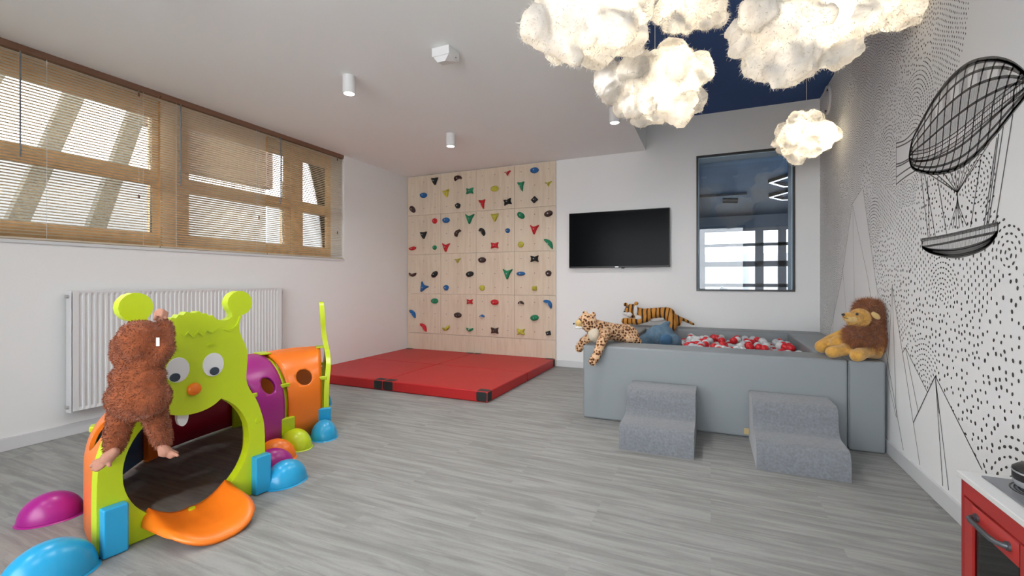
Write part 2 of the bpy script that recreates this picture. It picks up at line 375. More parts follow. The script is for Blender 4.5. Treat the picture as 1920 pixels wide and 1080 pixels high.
# ------------------------------------------------------------------ left windows and what is outside
WX = XL - .255
def window(name, y0, y1, z0, z1, bars, posts):
    g = G(); f = .07; d0, d1 = WX - .035, WX + .035
    g.box(d0, d1, y0, y0 + f, z0, z1); g.box(d0, d1, y1 - f, y1, z0, z1); g.box(d0, d1, y0 + f, y1 - f, z0, z0 + .14); g.box(d0, d1, y0 + f, y1 - f, z1 - .15, z1)
    for b in bars: g.box(d0, d1, y0 + f, y1 - f, b - .06, b + .06)
    for p in posts: g.box(d0 + .002, d1 + .01, p - .04, p + .04, z0, z1)
    o = struct(name, g, 'wood', bevel=(.004, 2))
    struct('pane', G().box(WX - .006, WX + .006, y0 + f, y1 - f, z0 + .13, z1 - .14), 'glass', o); return o
window('window_1', WY0, 2.381, WZ, ZL, [2.0], [.7])
window('window_2', 2.543, 3.706, WZ, ZL, [1.99], [])
window('window_3', 3.816, 4.312, WZ, ZL, [1.99], [])
struct('trim_1', G().box(WX - .06, WX + .05, 2.381, 2.543, WZ, ZL).box(WX - .06, WX + .05, 3.706, 3.816, WZ, ZL), 'wood', bevel=(.004, 2))
struct('trim_2', G().box(XL - .22, XL + .012, WY0, WY1, WZ - .022, WZ), 'base')
struct('trim_3', G().box(XL - .06, XL - .001, WY0, WY1, ZL - .03, ZL), 'woodside')
struct('ground_outside', G().box(-16, XL - TL, -14, 20, -.3, -.1).box(XL - TL, 6, -14, YF - T, -.3, -.1), 'bounce_pale')
struct('terrace_wall', G().box(-7.2, -7.0, -10, 18, -.1, 2.42), 'concrete')
t = thing('slanted_beams', (-6, 2, 0), 'row of grey timber struts leaning outside the left window', 'beam')
for i, (y, dy) in enumerate(((.55, .55), (1.15, .6), (1.75, .5), (2.3, .45), (-.3, .5))):
    mk('strut', G().obox((-5.7, y + .3, 2.1), .05, .07, 1.35, Rm=Matrix.Rotation(-dy * .6, 3, 'X')), 'greybeam', t, bevel=(.004, 1))
mk('crossbeam', G().box(-5.8, -5.6, -1.2, 3.4, 3.25, 3.45), 'greybeam', t)
tag(mk('outdoor_canopy', G().box(-6.2, -5.45, 3.12, 4.30, 2.95, 3.1).box(-5.6, -5.45, 3.12, 4.30, 2.36, 2.95), 'darkroof', org=(-5.5, 3.7, 2.36)), 'brown canopy outside the middle of the left window', 'canopy')
hd = organic('hedge', G().ell((-6.5, 1.0, .75), (.26, 2.4, .85)).ell((-6.5, 5.0, .7), (.26, 2.0, .8)), 'hedge', None, .07, 2, lambda c: .12 * noise.fractal(c * 4, 1, 2, 4))
tag(hd, 'grey green hedge growing outside the left window', 'hedge')

# ------------------------------------------------------------------ venetian blinds
def blind(y0, y1, tilt, label, wand_y, weights):
    t = thing('venetian_blind', (XL - .03, (y0 + y1) / 2, ZL - .03), label, 'blind', 'wooden slat blinds across the left window strip')
    x = XL - .02
    mk('headrail', G().box(x - .02, x + .02, y0, y1, ZL - .045, ZL - .006), 'woodside', t, bevel=(.003, 2))
    g = G(); hw = .0115; z = ZL - .062; zb = WZ + .024; n = int((z - zb) / .0205); dz = (z - zb) / n
    for i in range(n):
        zc = z - i * dz; sag = [(-1, -.0012), (0, .0012), (1, -.0012)]
        top = [(x + a * hw * math.cos(tilt), zc + a * hw * math.sin(tilt) + s_) for a, s_ in sag]
        vs = [(p[0], yy, p[1]) for yy in (y0 + .004, y1 - .004) for p in top] + [(p[0], yy, p[1] - .0006) for yy in (y0 + .004, y1 - .004) for p in top]
        g.add(vs, [(0, 1, 4, 3), (1, 2, 5, 4), (6, 9, 10, 7), (7, 10, 11, 8), (0, 3, 9, 6), (2, 8, 11, 5)])
    mk('slats', g, 'slat', t, recalc=False)
    mk('bottom_rail', G().box(x - .013, x + .013, y0, y1, WZ + .004, WZ + .018), 'slat', t, bevel=(.002, 2))
    k = max(2, int((y1 - y0) / .55) + 1)
    for i in range(k):
        y = y0 + .12 + (y1 - y0 - .24) * i / (k - 1)
        mk('ladder_cord', G().cyl((x + .0135, y, WZ + .01), (x + .0135, y, ZL - .03), .0012, 5), 'cord', t)
    mk('tilt_wand', G().cyl((x + .028, wand_y, ZL - .75), (x + .028, wand_y, ZL - .05), .005, 8), 'alu', t, smooth=60)
    for (wy, wz) in weights:
        c = mk('pull_cord', G().cyl((x + .024, wy, wz), (x + .024, wy, ZL - .045), .001, 5), 'cord', t)
        mk('cord_tassel', G().tube([(x + .024, wy, wz - .035), (x + .024, wy, wz - .01), (x + .024, wy, wz)], [.007, .006, .002], 8), 'woodside', c, smooth=60)
blind(-.88, 2.255, math.radians(13), 'widest wooden venetian blind, at the left end of the window', 1.42, [(2.1, 2.62), (2.1, 1.80)])
blind(2.262, 3.25, math.radians(27), 'middle wooden venetian blind with its slats tilted nearly closed', 2.41, [(3.15, 1.77)])
blind(3.257, 4.305, math.radians(11), 'wooden venetian blind at the far end, nearest the climbing wall', 3.40, [(4.2, 2.62), (4.2, 1.72)])

# ------------------------------------------------------------------ partition window and the next room
g = G(); f = .016
g.box(OX0 - f, OX1 + f, YB - .012, YB + .03, OZ1 - .004, OZ1 + f); g.box(OX0 - f, OX1 + f, YB - .012, YB + .03, OZ0 - f, OZ0 + .004)
g.box(OX0 - f, OX0 + .004, YB - .012, YB + .03, OZ0 + .004, OZ1 - .004); g.box(OX1 - .004, OX1 + f, YB - .012, YB + .03, OZ0 + .004, OZ1 - .004)
w4 = struct('window_4', g, 'darkframe')
struct('reveal_lining', G().box(OX0 + .004, OX1 - .004, YB + .03, OY, OZ1 - .01, OZ1 - .002).box(OX1 - .014, OX1 - .004, YB + .03, OY, OZ0, OZ1 - .01).box(OX0 + .002, OX0 + .01, YB + .03, OY, OZ0, OZ1 - .01), 'reveal', w4)
struct('pane', G().box(OX0 + .01, OX1 - .014, OY - .03, OY - .02, OZ0, OZ1 - .01), 'glass2', w4)
NY = 12.4; NX0, NX1, NZ = -3.5, 3.6, 2.72
struct('floor_2', G().box(NX0, NX1, OY, NY, -.1, 0), 'gymwall')
struct('ceiling_2', G().box(NX0, NX1, OY, NY + .2, NZ, NZ + .1), 'gymceil')
struct('wall_side_1', G().box(NX0 - .1, NX0, OY, NY, 0, NZ), 'gymwall'); struct('wall_side_2', G().box(NX1, NX1 + .1, OY, NY, 0, NZ), 'gymwall')
fx0, fx1 = -.28, 2.0
struct('wall_far', G().box(NX0, fx0, NY, NY + .2, 0, NZ).box(fx1, NX1, NY, NY + .2, 0, NZ).box(fx0, fx1, NY, NY + .2, 2.42, NZ).box(fx0, fx1, NY, NY + .2, 0, .6), 'gymwall')
def fwx(u): return at_y(u, 460, NY)[0]
def fwz(v): return at_y(1390, v, NY)[1]
g = G().box(fx0, fx1, NY + .02, NY + .08, 2.34, 2.42).box(fx0, fx1, NY + .02, NY + .08, .6, .7)
for u0, u1 in ((1300, 1322), (1416, 1432), (1459, 1475)): g.box(fwx(u0), fwx(u1), NY + .02, NY + .09, .7, 2.34)
for v0, v1 in ((456, 462), (490, 500), (532, 538)): g.box(fx0, fx1, NY + .02, NY + .08, fwz(v1), fwz(v0))
w6 = struct('window_6', g, 'greyframe')
struct('pane', G().box(fx0, fx1, NY + .045, NY + .05, .7, 2.34), 'glass', w6)
struct('far_glare_screen', G().box(-3, 9, 15.2, 15.4, -.3, 1.95), 'concrete')  # box added behind the far panes to dull their glare
struct('far_courtyard_ground', G().box(-6, 10, NY + .2, 20, -.3, -.1), 'bounce_pale')
for i, (cx, cy, lb) in enumerate(((1.35, 8.2, 'nearer hexagonal light frame on the blue ceiling behind the partition glass'), (1.5, 9.6, 'farther hexagonal light frame on the blue ceiling behind the partition glass'))):
    t = thing('hexagon_lamp', (cx, cy, NZ), lb, 'lamp', 'hexagonal lamps in the next room')
    hx = lambda r: [(cx + r * math.cos(PI / 3 * k), cy + r * math.sin(PI / 3 * k)) for k in range(6)]
    mk('frame', G().prism([hx(.52), hx(.46)], lambda a, b, z: (a, b, z), NZ - .05, NZ), 'darkframe', t)
    mk('light_strip', G().prism([hx(.505), hx(.475)], lambda a, b, z: (a, b, z), NZ - .06, NZ - .05), 'led', t)
t = thing('track_spotlight', (.15, 9.2, NZ), 'black track spotlight on the blue ceiling seen through the glass', 'lamp')
mk('track', G().box(-1.2, .6, 9.18, 9.22, NZ - .04, NZ), 'black', t); mk('spot_head', G().cyl((.2, 9.2, NZ - .12), (.45, 9.2, NZ - .14), .05, 16), 'black', t, smooth=40)
tag(mk('training_bench', G().obox((.45, 11.4, .82), .28, .16, .05, Rm=Matrix.Rotation(.5, 3, 'Y')).box(.25, .33, 11.3, 11.38, 0, .85).box(.6, .68, 11.3, 11.38, 0, .7), 'white', org=(.45, 11.4, 0), bevel=(.01, 2)), 'white slanted bench behind the partition glass', 'bench')
area('next_room_fill_light', (0, 8.5, NZ - .08), .6, 6, (.9, .95, 1))  # area light without a fixture, added to brighten the next room

# ------------------------------------------------------------------ climbing wall
YP = YB - .022; PW = .5855; X0 = -4.185; Z0 = .338
ROWN = ['bottom', 'second lowest', 'second highest', 'top']; COLN = ['leftmost', 'second from left', 'third from left', 'rightmost']
hole_pts = []
for r in range(4):
    for c in range(4):
        x0 = X0 + c * PW; z0 = Z0 + r * PW * .9965
        o = mk('climbing_wall_panel', G().box(x0 + .0012, x0 + PW - .0012, YP, YB, z0 + .0012, z0 + PW * .9965 - .0012), 'ply', org=(x0, YB, z0), bevel=(.0015, 1),
               label=f'birch plywood climbing panel, {ROWN[r]} row, {COLN[c]} column', cat='panel', group='plywood panels of the climbing wall')
        g = G()
        for i in range(3):
            for j in range(3):
                hx, hz = x0 + PW * (i + .5) / 3, z0 + PW * (j + .5) / 3
                g.cyl((hx, YP - .0006, hz), (hx, YP + .002, hz), .0055, 8)
        mk('bolt_holes', g, 'ink', o)
mk('base_board', G().box(X0, X0 + 4 * PW, YP, YB, 0.0, Z0 - .003), 'ply', org=(X0, YB, 0), bevel=(.0015, 1), label='long plain plywood board under the climbing panels, behind the red mats', cat='board')
def shape(kind):
    C = lambda n, f: [f(2 * PI * i / n) for i in range(n)]
    if kind == 'oval': return C(20, lambda a: (1.05 * math.cos(a), .68 * math.sin(a)))
    if kind == 'flat oval': return C(20, lambda a: (1.1 * math.cos(a), .48 * math.sin(a)))
    if kind == 'round': return C(18, lambda a: (.8 * math.cos(a) * (1 + .06 * math.sin(3 * a)), .8 * math.sin(a)))
    if kind == 'square': return [(-.7, -.6), (.75, -.7), (.7, .7), (-.8, .6)]
    if kind == 'triangle': return smooth_loop([(-1, .75), (0, .7), (1, .8), (.62, -.15), (.25, -.95), (-.15, -.95), (-.6, -.1)], 4)
    if kind == 'long triangle': return smooth_loop([(-.9, .95), (0, .9), (.85, 1.05), (.6, .1), (.45, -1.25), (.1, -.6), (-.3, 0)], 4)
    if kind == 'small triangle': return smooth_loop([(-.95, .35), (0, .35), (.95, .6), (.3, -.1), (0, -.75), (-.3, -.1)], 4)
    if kind == 'three-armed': return smooth_loop([(-1.1, 1.05), (-.2, .62), (1.15, .95), (.58, .05), (.0, -1.15), (-.35, -.9), (-.68, .05)], 4)
    if kind == 'butterfly': return smooth_loop([(-1, .7), (-.4, .62), (0, .5), (.5, .64), (1, .75), (.78, 0), (1, -.7), (.4, -.6), (0, -.52), (-.5, -.62), (-1, -.68), (-.76, 0)], 3)
    if kind == 'curved': return smooth_loop([(-1.05, .35), (-.5, .75), (.3, .7), (1.05, .1), (.95, -.5), (.3, -.15), (-.4, -.2), (-.9, -.35)], 4)
    if kind == 'crescent': return smooth_loop([(-1.15, .45), (-.8, -.25), (0, -.6), (.9, -.2), (1.15, .4), (.7, .35), (0, .05), (-.75, .35)], 4)
    if kind == 'wedge': return smooth_loop([(-1, .9), (-.1, .85), (.75, .2), (.9, -1.15), (.2, -.5), (-.45, .2)], 4)
    if kind == 'half-moon': return smooth_loop([(-.85, -.3), (-.55, .25), (0, .5), (.6, .25), (.9, -.4), (0, -.15)], 4)
HOLDS = '''0 2 black triangle 0;0 4 brown curved 15;0 8 red small triangle 0;0 10 blue oval 0;1 1 blue oval 0;1 3 yellow triangle 10;1 5 green butterfly 0;1 7 yellow oval 0;1 9 green long triangle 0;1 11 yellow small triangle 0
2 0 brown oval -50;2 4 black round 0;2 6 red long triangle 0;2 8 black butterfly 10;2 10 black square 40;3 2 red round 0;3 3 blue oval 0;3 5 green three-armed 0;3 7 yellow triangle 0;3 9 green oval -35;3 11 brown oval 15
4 1 black triangle 0;4 4 brown curved 55;4 6 black curved -40;4 8 blue round 0;4 10 red three-armed 0;5 0 red flat oval 10;5 2 green round 0;5 3 red three-armed 0;5 7 red butterfly 0;5 9 yellow round 0;5 11 green wedge 0
6 4 yellow small triangle 0;6 6 brown oval 0;6 10 black butterfly 0;7 0 brown crescent 0;7 2 black oval 40;7 5 black oval 10;7 8 green three-armed 0;7 9 blue flat oval 0;7 11 brown round 0
8 1 blue three-armed -30;8 3 blue round 0;8 6 yellow round 0;8 10 yellow square 0;9 2 green oval 0;9 5 red butterfly 0;9 7 red oval 0;9 9 brown half-moon 0;9 11 blue crescent 140
10 0 blue wedge 0;10 4 brown oval 0;10 6 blue half-moon 0;10 10 green oval 10;11 1 red wedge 0;11 3 yellow crescent 20;11 5 green crescent 0;11 7 brown butterfly 0;11 9 yellow butterfly 0;11 11 black square 10'''
POS = [['upper left', 'top middle', 'upper right'], ['left middle', 'centre', 'right middle'], ['lower left', 'bottom middle', 'lower right']]
for ln in HOLDS.replace('\n', ';').split(';'):
    p = ln.split(); r, c, col, ang = int(p[0]), int(p[1]), p[2], float(p[-1]); kind = ' '.join(p[3:-1])
    cx = X0 + PW * (c + .5) / 3; cz = Z0 + 4 * PW * .9965 - PW * (r + .5) / 3
    big = .056 if kind not in ('round', 'square', 'half-moon', 'small triangle') else .05
    if (r, c) in ((10, 6), (8, 10), (4, 8), (5, 2), (11, 11), (11, 5), (9, 5)): big *= .82
    if (r, c) in ((5, 11), (7, 8), (8, 1), (9, 11), (3, 5)): big *= 1.12
    a = math.radians(ang); pts = [(x * math.cos(a) - y * math.sin(a), x * math.sin(a) + y * math.cos(a)) for x, y in shape(kind)]
    n = len(pts); H = .042 if kind != 'round' else .036; vs = []
    for s_, h in ((1, 0), (1.02, .3), (.88, .75), (.5, 1)):
        vs += [(cx + x * big * s_, YP - .0005 - H * h * (1 + .12 * math.sin(5 * i)), cz + y * big * s_) for i, (x, y) in enumerate(pts)]
    fs = [(q * n + i, q * n + (i + 1) % n, (q + 1) * n + (i + 1) % n, (q + 1) * n + i) for q in range(3) for i in range(n)] + [tuple(range(n)), tuple(3 * n + i for i in range(n))[::-1]]
    pr, pc = ROWN[3 - r // 3], COLN[c // 3]
    o = mk('climbing_hold', (vs, fs), 'hold_' + col, org=(cx, YP, cz), smooth=50, cat='climbing hold', group='climbing holds on the plywood wall',
           label=f'{col} {kind} climbing hold, {POS[r % 3][c % 3]} of the {pr} row, {pc} panel')
    mk('bolt', G().cyl((cx, YP - H * 1.16 - .003, cz), (cx, YP - H * .5, cz), .0075, 8), 'bolt', o)

# ------------------------------------------------------------------ crash mats
def crash_mat(x0, x1, label, corners):
    t = thing('crash_mat', ((x0 + x1) / 2, 4.62, 0), label, 'mat', 'red crash mats under the climbing wall')
    y0, y1, hh = 3.645, YP - .006, .102
    ym = (y0 + y1) / 2
    g = G().box(x0, x1, y0, ym - .001, .001, hh).box(x0, x1, ym + .001, y1, .001, hh)
    mk('cushion', g, 'red_mat', t, bevel=(.012, 3))
    for (cx, cy) in corners:
        sx = 1 if cx > (x0 + x1) / 2 else -1; sy = 1 if cy > ym else -1
        e = .0025; g = G(); xx = sorted([cx + sx * e, cx - sx * .125]); yy = sorted([cy + sy * e, cy - sy * .10])
        mk('corner_patch', G().box(xx[0], xx[1], yy[0], yy[1], .0, hh + e), 'rubber', t, bevel=(.02, 3))
xm = -3.03
crash_mat(XL + .018, xm - .004, 'left red vinyl crash mat, between the left wall and the other mat', [(xm - .004, 3.645), (xm - .004, YP - .006), (XL + .018, YP - .006)])
crash_mat(xm + .004, -1.850, 'right red vinyl crash mat with black corners, nearer the ball pit', [(xm + .004, 3.645), (xm + .004, YP - .006), (-1.850, 3.645), (-1.850, YP - .006)])

# ------------------------------------------------------------------ radiator
t = thing('radiator', (-4.13, 2.49, .176), 'white ribbed panel radiator on the left wall under the window', 'radiator')
ry0, ry1, rz0, rz1 = 1.645, 3.34, .176, 1.035; rx = -4.095
g = G(); n = int((ry1 - ry0 - .06) / .0335); prof = []
for i in range(n):
    y = ry0 + .03 + i * .0335; prof += [(y, 0), (y + .010, 0), (y + .014, -.008), (y + .0295, -.008)]
prof.append((ry0 + .03 + n * .0335, 0)); prof = [(ry0, 0)] + prof + [(ry1, 0)]
vs = []
for z in (rz0 + .012, rz0 + .035, rz1 - .035, rz1 - .012):
    inn = z in (rz0 + .035, rz1 - .035)
    vs += [(rx + (d if inn else 0), y, z) for y, d in prof]
m_ = len(prof); fs = [(q * m_ + i, q * m_ + i + 1, (q + 1) * m_ + i + 1, (q + 1) * m_ + i) for q in range(3) for i in range(m_ - 1)]
mk('front_panel', (vs, fs), 'metalwhite', t)
mk('back_panel', G().box(-4.165, -4.15, ry0, ry1, rz0 + .012, rz1 - .012), 'metalwhite', t)
g = G().box(-4.165, rx, ry0 - .003, ry0 + .006, rz0, rz1).box(-4.165, rx, ry1 - .006, ry1 + .003, rz0, rz1)
mk('side_cover', g, 'metalwhite', t, bevel=(.002, 2))
g = G().box(rx - .006, rx + .001, ry0, ry1, rz1 - .012, rz1).box(-4.165, -4.158, ry0, ry1, rz1 - .012, rz1)
for i in range(56): y = ry0 + .02 + i * .03; g.box(-4.16, rx - .004, y, y + .012, rz1 - .009, rz1 - .004)
mk('top_grille', g, 'metalwhite', t)
for z in (rz0 + .04, rz1 - .04): mk('plug', G().cyl((-4.13, ry0 - .02, z), (-4.13, ry0, z), .012, 12), 'bolt', t, smooth=40)
for y in (ry0 + .25, ry1 - .25): mk('wall_bracket', G().box(XL, -4.164, y, y + .03, rz0 + .1, rz1 - .1), 'metalwhite', t)
mk('valve', G().cyl((-4.13, ry1, rz1 - .05), (-4.13, ry1 + .03, rz1 - .05), .014, 12), 'white', t, smooth=40)

# ------------------------------------------------------------------ television, vent
t = thing('television', (-1.05, YB, 1.27), 'black flat television hanging on the back wall', 'television')
ty = 5.545; tx0, tx1, tz0, tz1 = -1.652, -.437, 1.272, 1.966
mk('casing', G().box(tx0, tx1, ty, ty + .035, tz0, tz1), 'black', t, bevel=(.004, 2))
mk('screen', G().box(tx0 + .008, tx1 - .008, ty - .001, ty + .002, tz0 + .018, tz1 - .008), 'screen', t)
mk('logo_plate', G().box(-1.07, -1.03, ty - .0018, ty, tz0 + .004, tz0 + .014), 'steel', t)
mk('sensor', G().box(-.995, -.96, ty - .001, ty + .02, tz0 - .012, tz0), 'black', t, bevel=(.002, 1))
mk('wall_mount', G().box(-1.35, -.70, ty + .035, YB, 1.45, 1.8), 'black', t)
t = thing('wall_vent', (XR, 5.25, 2.865), 'round white air vent with black gap high on the mural wall', 'vent')
def ring(xa, xb, r0, r1, n=32):
    c = lambda r: [(5.25 + r * math.cos(2 * PI * k / n), 2.862 + r * math.sin(2 * PI * k / n)) for k in range(n)]
    return G().prism([c(r0), c(r1)] if r1 else [c(r0)], lambda a, b, x: (x, a, b), xa, xb)
mk('rim', ring(XR - .02, XR, .135, .118), 'white', t, smooth=30); mk('dark_gap', ring(XR - .006, XR, .118, .07), 'black', t, smooth=30); mk('disc', ring(XR - .022, XR - .004, .088, None), 'white', t, smooth=30, bevel=(.006, 2))

# ------------------------------------------------------------------ ceiling downlights
def downlight(x, y, label, power=6, z=ZL):
    t = thing('ceiling_spotlight', (x, y, z), label, 'lamp', 'cylindrical ceiling spotlights')
    n = 28; c = lambda r: [(x + r * math.cos(2 * PI * k / n), y + r * math.sin(2 * PI * k / n)) for k in range(n)]
    mk('housing', G().prism([c(.048), c(.040)], lambda a, b, zz: (a, b, zz), z - .135, z), 'white', t, smooth=40)
    mk('lens', G().cyl((x, y, z - .128), (x, y, z - .12), .0395, 24), 'lamp', t, smooth=40)
    area('lamp_light', (x, y, z - .137), .075, power, (1, .975, .95), t, spread=math.radians(150))
downlight(-2.545, 2.667, 'white cylindrical ceiling spotlight, nearest the window blinds')
downlight(-2.543, 4.142, 'white cylindrical ceiling spotlight in front of the climbing wall')
downlight(-.80, 4.13, 'white cylindrical ceiling spotlight beside the raised ceiling edge, on the television side')
downlight(-.80, 2.667, 'white cylindrical ceiling spotlight glowing through the left cotton cloud', 6)
for x, y, w_ in ((-2.545, 1.2, 'beside the window, nearer than the picture shows'), (-2.545, -.3, 'near the rear glass wall, window side'), (-.80, 1.2, 'by the raised ceiling edge, above the photographer'), (-.80, -.3, 'near the rear glass wall, mural side')): downlight(x, y, f'added white cylindrical ceiling spotlight out of view, {w_}', 5)  # unseen spotlights added along the rows to help light the room
t = thing('emergency_light', (-1.66, 2.62, ZL), 'square white emergency light box with a wedge below on the ceiling', 'lamp')
ea = math.radians(0); 
mk('base', G().obox((-1.66, 2.64, ZL - .03), .068, .068, .03, ea), 'white', t, bevel=(.004, 2))
g = G(); c = [(-1.72, 2.58), (-1.60, 2.58), (-1.60, 2.70), (-1.72, 2.70)]
g.add([(a, b, ZL - .06) for a, b in c] + [(-1.69, 2.585, ZL - .098), (-1.63, 2.585, ZL - .098)], [(0, 1, 5, 4), (2, 3, 4, 5), (0, 4, 3), (1, 2, 5), (3, 2, 1, 0)])
mk('lens', g, 'white', t); mk('status_light', G().ell((-1.594, 2.66, ZL - .05), .006, 8, 6), 'black', t)

# ------------------------------------------------------------------ cotton cloud lamps
def cloud(c, r, label, seed, pw, lights, extra=(), rough=1.0, top=ZH):
    rg = random.Random(seed); c = Vector(c)
    t = thing('cloud_lamp', (c.x, c.y, c.z), label, 'lamp', 'cotton wool cloud lamps'); g = G()
    rt = Vector((cTH, sTH, 0)); fw = Vector((-sTH, cTH, 0)); Rm = Matrix.Rotation(TH, 3, 'Z')
    for i in range(46):
        a = rg.uniform(0, 2 * PI); b = math.acos(rg.uniform(-1, 1)); q = rg.uniform(.62, .86)
        p = Vector((r[0] * math.sin(b) * math.cos(a), r[1] * math.sin(b) * math.sin(a), r[2] * math.cos(b))) * q
        s_ = rg.uniform(.16, .34) * (r[0] + r[2]) / 2
        g.ell(c + Rm @ p, (s_, s_, s_ * .9), 12, 8)
    g.ell(c, (r[0] * .8, r[1] * .8, r[2] * .8), 20, 14, Rm)
    for (du, dv, dd, s_) in extra: g.ell(c + rt * du + Vector((0, 0, dv)) + fw * dd, s_, 12, 8)
    o = organic('cotton_shade', g, 'cotton', t, .014, 4, lambda p: rough * (.024 * noise.fractal((p + c) * 8, 1, 2, 3) + .012 * noise.turbulence((p + c) * 20, 2, False) - .004 + .004 * noise.noise((p + c) * 50)))
    strands('wisps', o, 3000, .022, .0025, 'cotton', (0, 0, -.35), seed, .7)
    mk('cord', G().cyl((c.x, c.y, c.z + r[2] * .6), (c.x, c.y, top), .0022, 6), 'cord', t)
    mk('ceiling_cap', G().cyl((c.x, c.y, top - .025), (c.x, c.y, top), .045, 20), 'white', t, smooth=40)
    for (du, dv, dd) in lights:
        p = c + rt * du + Vector((0, 0, dv)) + fw * dd
        l = bpy.data.lights.new('bulb_light', 'POINT'); l.energy = pw / len(lights); l.color = (1, .86, .66); l.shadow_soft_size = .03
        lo = bpy.data.objects.new('bulb_light', l); COL.objects.link(lo); lo.parent = t; lo.location = p - t.location
        mk('bulb', G().ell(p, .022, 10, 8), 'bulb', t, smooth=180)
cloud(at_d(1512, 257, 4.05), (.30, .26, .20), 'smallest cotton cloud lamp, hanging beside the mural wall in front of the partition glass', 3, 9, [(.08, -.03, -.12), (-.12, .02, -.1)])
cloud(at_d(1228, 160, 3.0), (.36, .30, .25), 'lumpy cotton cloud lamp hanging lowest in the middle, in front of the blue ceiling', 4, 9, [(.0, -.12, -.14), (.07, .07, -.13), (.17, -.05, -.1)], [(.17, -.23, 0, .06), (-.28, .03, 0, .13)])
cloud(at_d(1110, 22, 2.15), (.33, .26, .24), 'leftmost cotton cloud lamp with ragged tufts, overlapping the white ceiling', 5, 10, [(.1, .03, -.12), (.0, .1, -.1)], [(-.25, -.08, 0, .1), (-.12, -.17, -.02, .07), (-.09, -.22, -.02, .04), (-.20, -.14, 0, .07)])
cloud(at_d(1291, 14, 2.56), (.215, .14, .17), 'cotton cloud lamp at the top edge between the leftmost cloud and the biggest cloud', 6, 6, [(-.05, .05, -.05)])
cloud(at_d(1500, 40, 2.25), (.35, .28, .25), 'biggest cotton cloud lamp with a drooping tuft, right of the middle', 7, 10, [(.06, .0, -.15), (.12, .07, -.12), (-.1, .08, -.1)], [(-.11, -.25, 0, .07), (-.12, -.31, 0, .035), (-.02, -.2, 0, .12), (.2, -.12, 0, .1)])
cloud(at_d(1650, 5, 2.45), (.28, .18, .18), 'cotton cloud lamp at the top edge next to the mural wall', 8, 5, [(.0, .03, -.02)])

# ------------------------------------------------------------------ ball pit
px0, px1, py0, py1, pz = -.950, 1.018, 3.58, 5.50, .588
t = thing('ball_pit', ((px0 + px1) / 2, (py0 + py1) / 2, 0), 'square grey foam ball pit in the corner by the mural wall', 'ball pit')
ix0, ix1, iy0, iy1 = -.66, .70, 3.88, 5.22; e = .0015
mk('front_wall', G().box(px0, .822, py0, iy0, .0, pz), 'foam', t, bevel=(.018, 4))
mk('side_wall', G().box(.824, px1, py0, iy0, .0, pz).box(ix1, px1, iy0 + e, iy1 - e, 0, pz), 'foam', t, bevel=(.014, 4))
mk('side_wall', G().box(px0, ix0, iy0 + e, iy1 - e, 0, pz), 'foam', t, bevel=(.018, 4))
mk('back_wall', G().box(px0, px1, iy1, py1, .0, pz), 'foam', t, bevel=(.018, 4))
mk('floor_pad', G().box(ix0, ix1, iy0, iy1, 0, .425), 'foam', t)
mk('seam_piping', G().cyl((.823, py0 - .001, .02), (.823, py0 - .001, pz - .01), .003, 6), 'seam', t)
a_, b_ = at_y(1395, 803, py0 - .004), at_y(1404, 815, py0 - .004)
mk('fabric_tag', G().box(a_[0], b_[0] + .01, py0 - .004, py0 + .002, b_[1], a_[1]), 'tag', t)
br = .035; balls = {}
for k_, lb in (('ballred', 'red plastic ball among the others in the grey ball pit'), ('ballgrey', 'blue-grey plastic ball among the others in the grey ball pit'), ('ballwhite', 'pale grey plastic ball among the others in the grey ball pit')):
    me = bpy.data.meshes.new(k_); bm = bmesh.new(); bmesh.ops.create_icosphere(bm, subdivisions=3, radius=br); bm.to_mesh(me); bm.free()
    me.polygons.foreach_set('use_smooth', [True] * len(me.polygons)); me.materials.append(M[k_]); balls[k_] = (me, lb)
rb = random.Random(21)
def put_ball(x, y, z):
    k_ = rb.choices(['ballred', 'ballgrey', 'ballwhite'], [.36, .34, .30])[0]; me, lb = balls[k_]
    o = bpy.data.objects.new('plastic_ball', me); COL.objects.link(o); o.location = (x, y, z); o.rotation_euler = (rb.random() * 3, rb.random() * 3, 0)
    tag(o, lb, 'ball', {'ballred': 'red balls', 'ballgrey': 'blue-grey balls', 'ballwhite': 'pale grey balls'}[k_] + ' in the ball pit')
d = 2 * br * 1.03; placed = []
nx = int((ix1 - ix0 - .01) / d); y = iy0 + .04; j = 0
while y < iy1 - .036:
    for i in range(nx + 1):
        x = ix0 + .037 + (i + .5 * (j % 2)) * d
        if x > ix1 - .036: continue
        z = .425 + br + .001
        placed.append((x, y, z))
    y += d * .866; j += 1
upper = []
for (x, y, z) in placed:        # second layer in the hollows of the first
    xx, yy = x + d / 2, y + d * .2887
    if xx > ix1 - .04 or yy > iy1 - .04 or xx < -.2 or yy < 4.12: continue
    if rb.random() < .36: upper.append((xx, yy, z + d * .8165))
low = [p for p in placed if p[0] > -.36 and p[1] > 4.0 and not (p[0] < -.18 and 4.22 < p[1] < 4.80)]; low.sort(key=lambda p: p[1])
cut = max(0, len(low) + len(upper) - 296)
front, rest = low[:cut], low[cut:]
for p in upper + rest: put_ball(*p)
front += [p for p in placed if not (p[0] > -.36 and p[1] > 4.0) and p[1] < 4.22 and not (p[0] < -.2 and p[1] > 4.2)]
if front:       # the row hidden behind the front rim, past the three hundred counted ones
    g = G()
    for p in front: g.ell(p, br, 12, 8)
    mk('plastic_balls', g, 'ballgrey', org=(0, 3.95, .46), smooth=180, label='remaining grey balls low behind the front rim of the ball pit', cat='balls', kind='stuff')

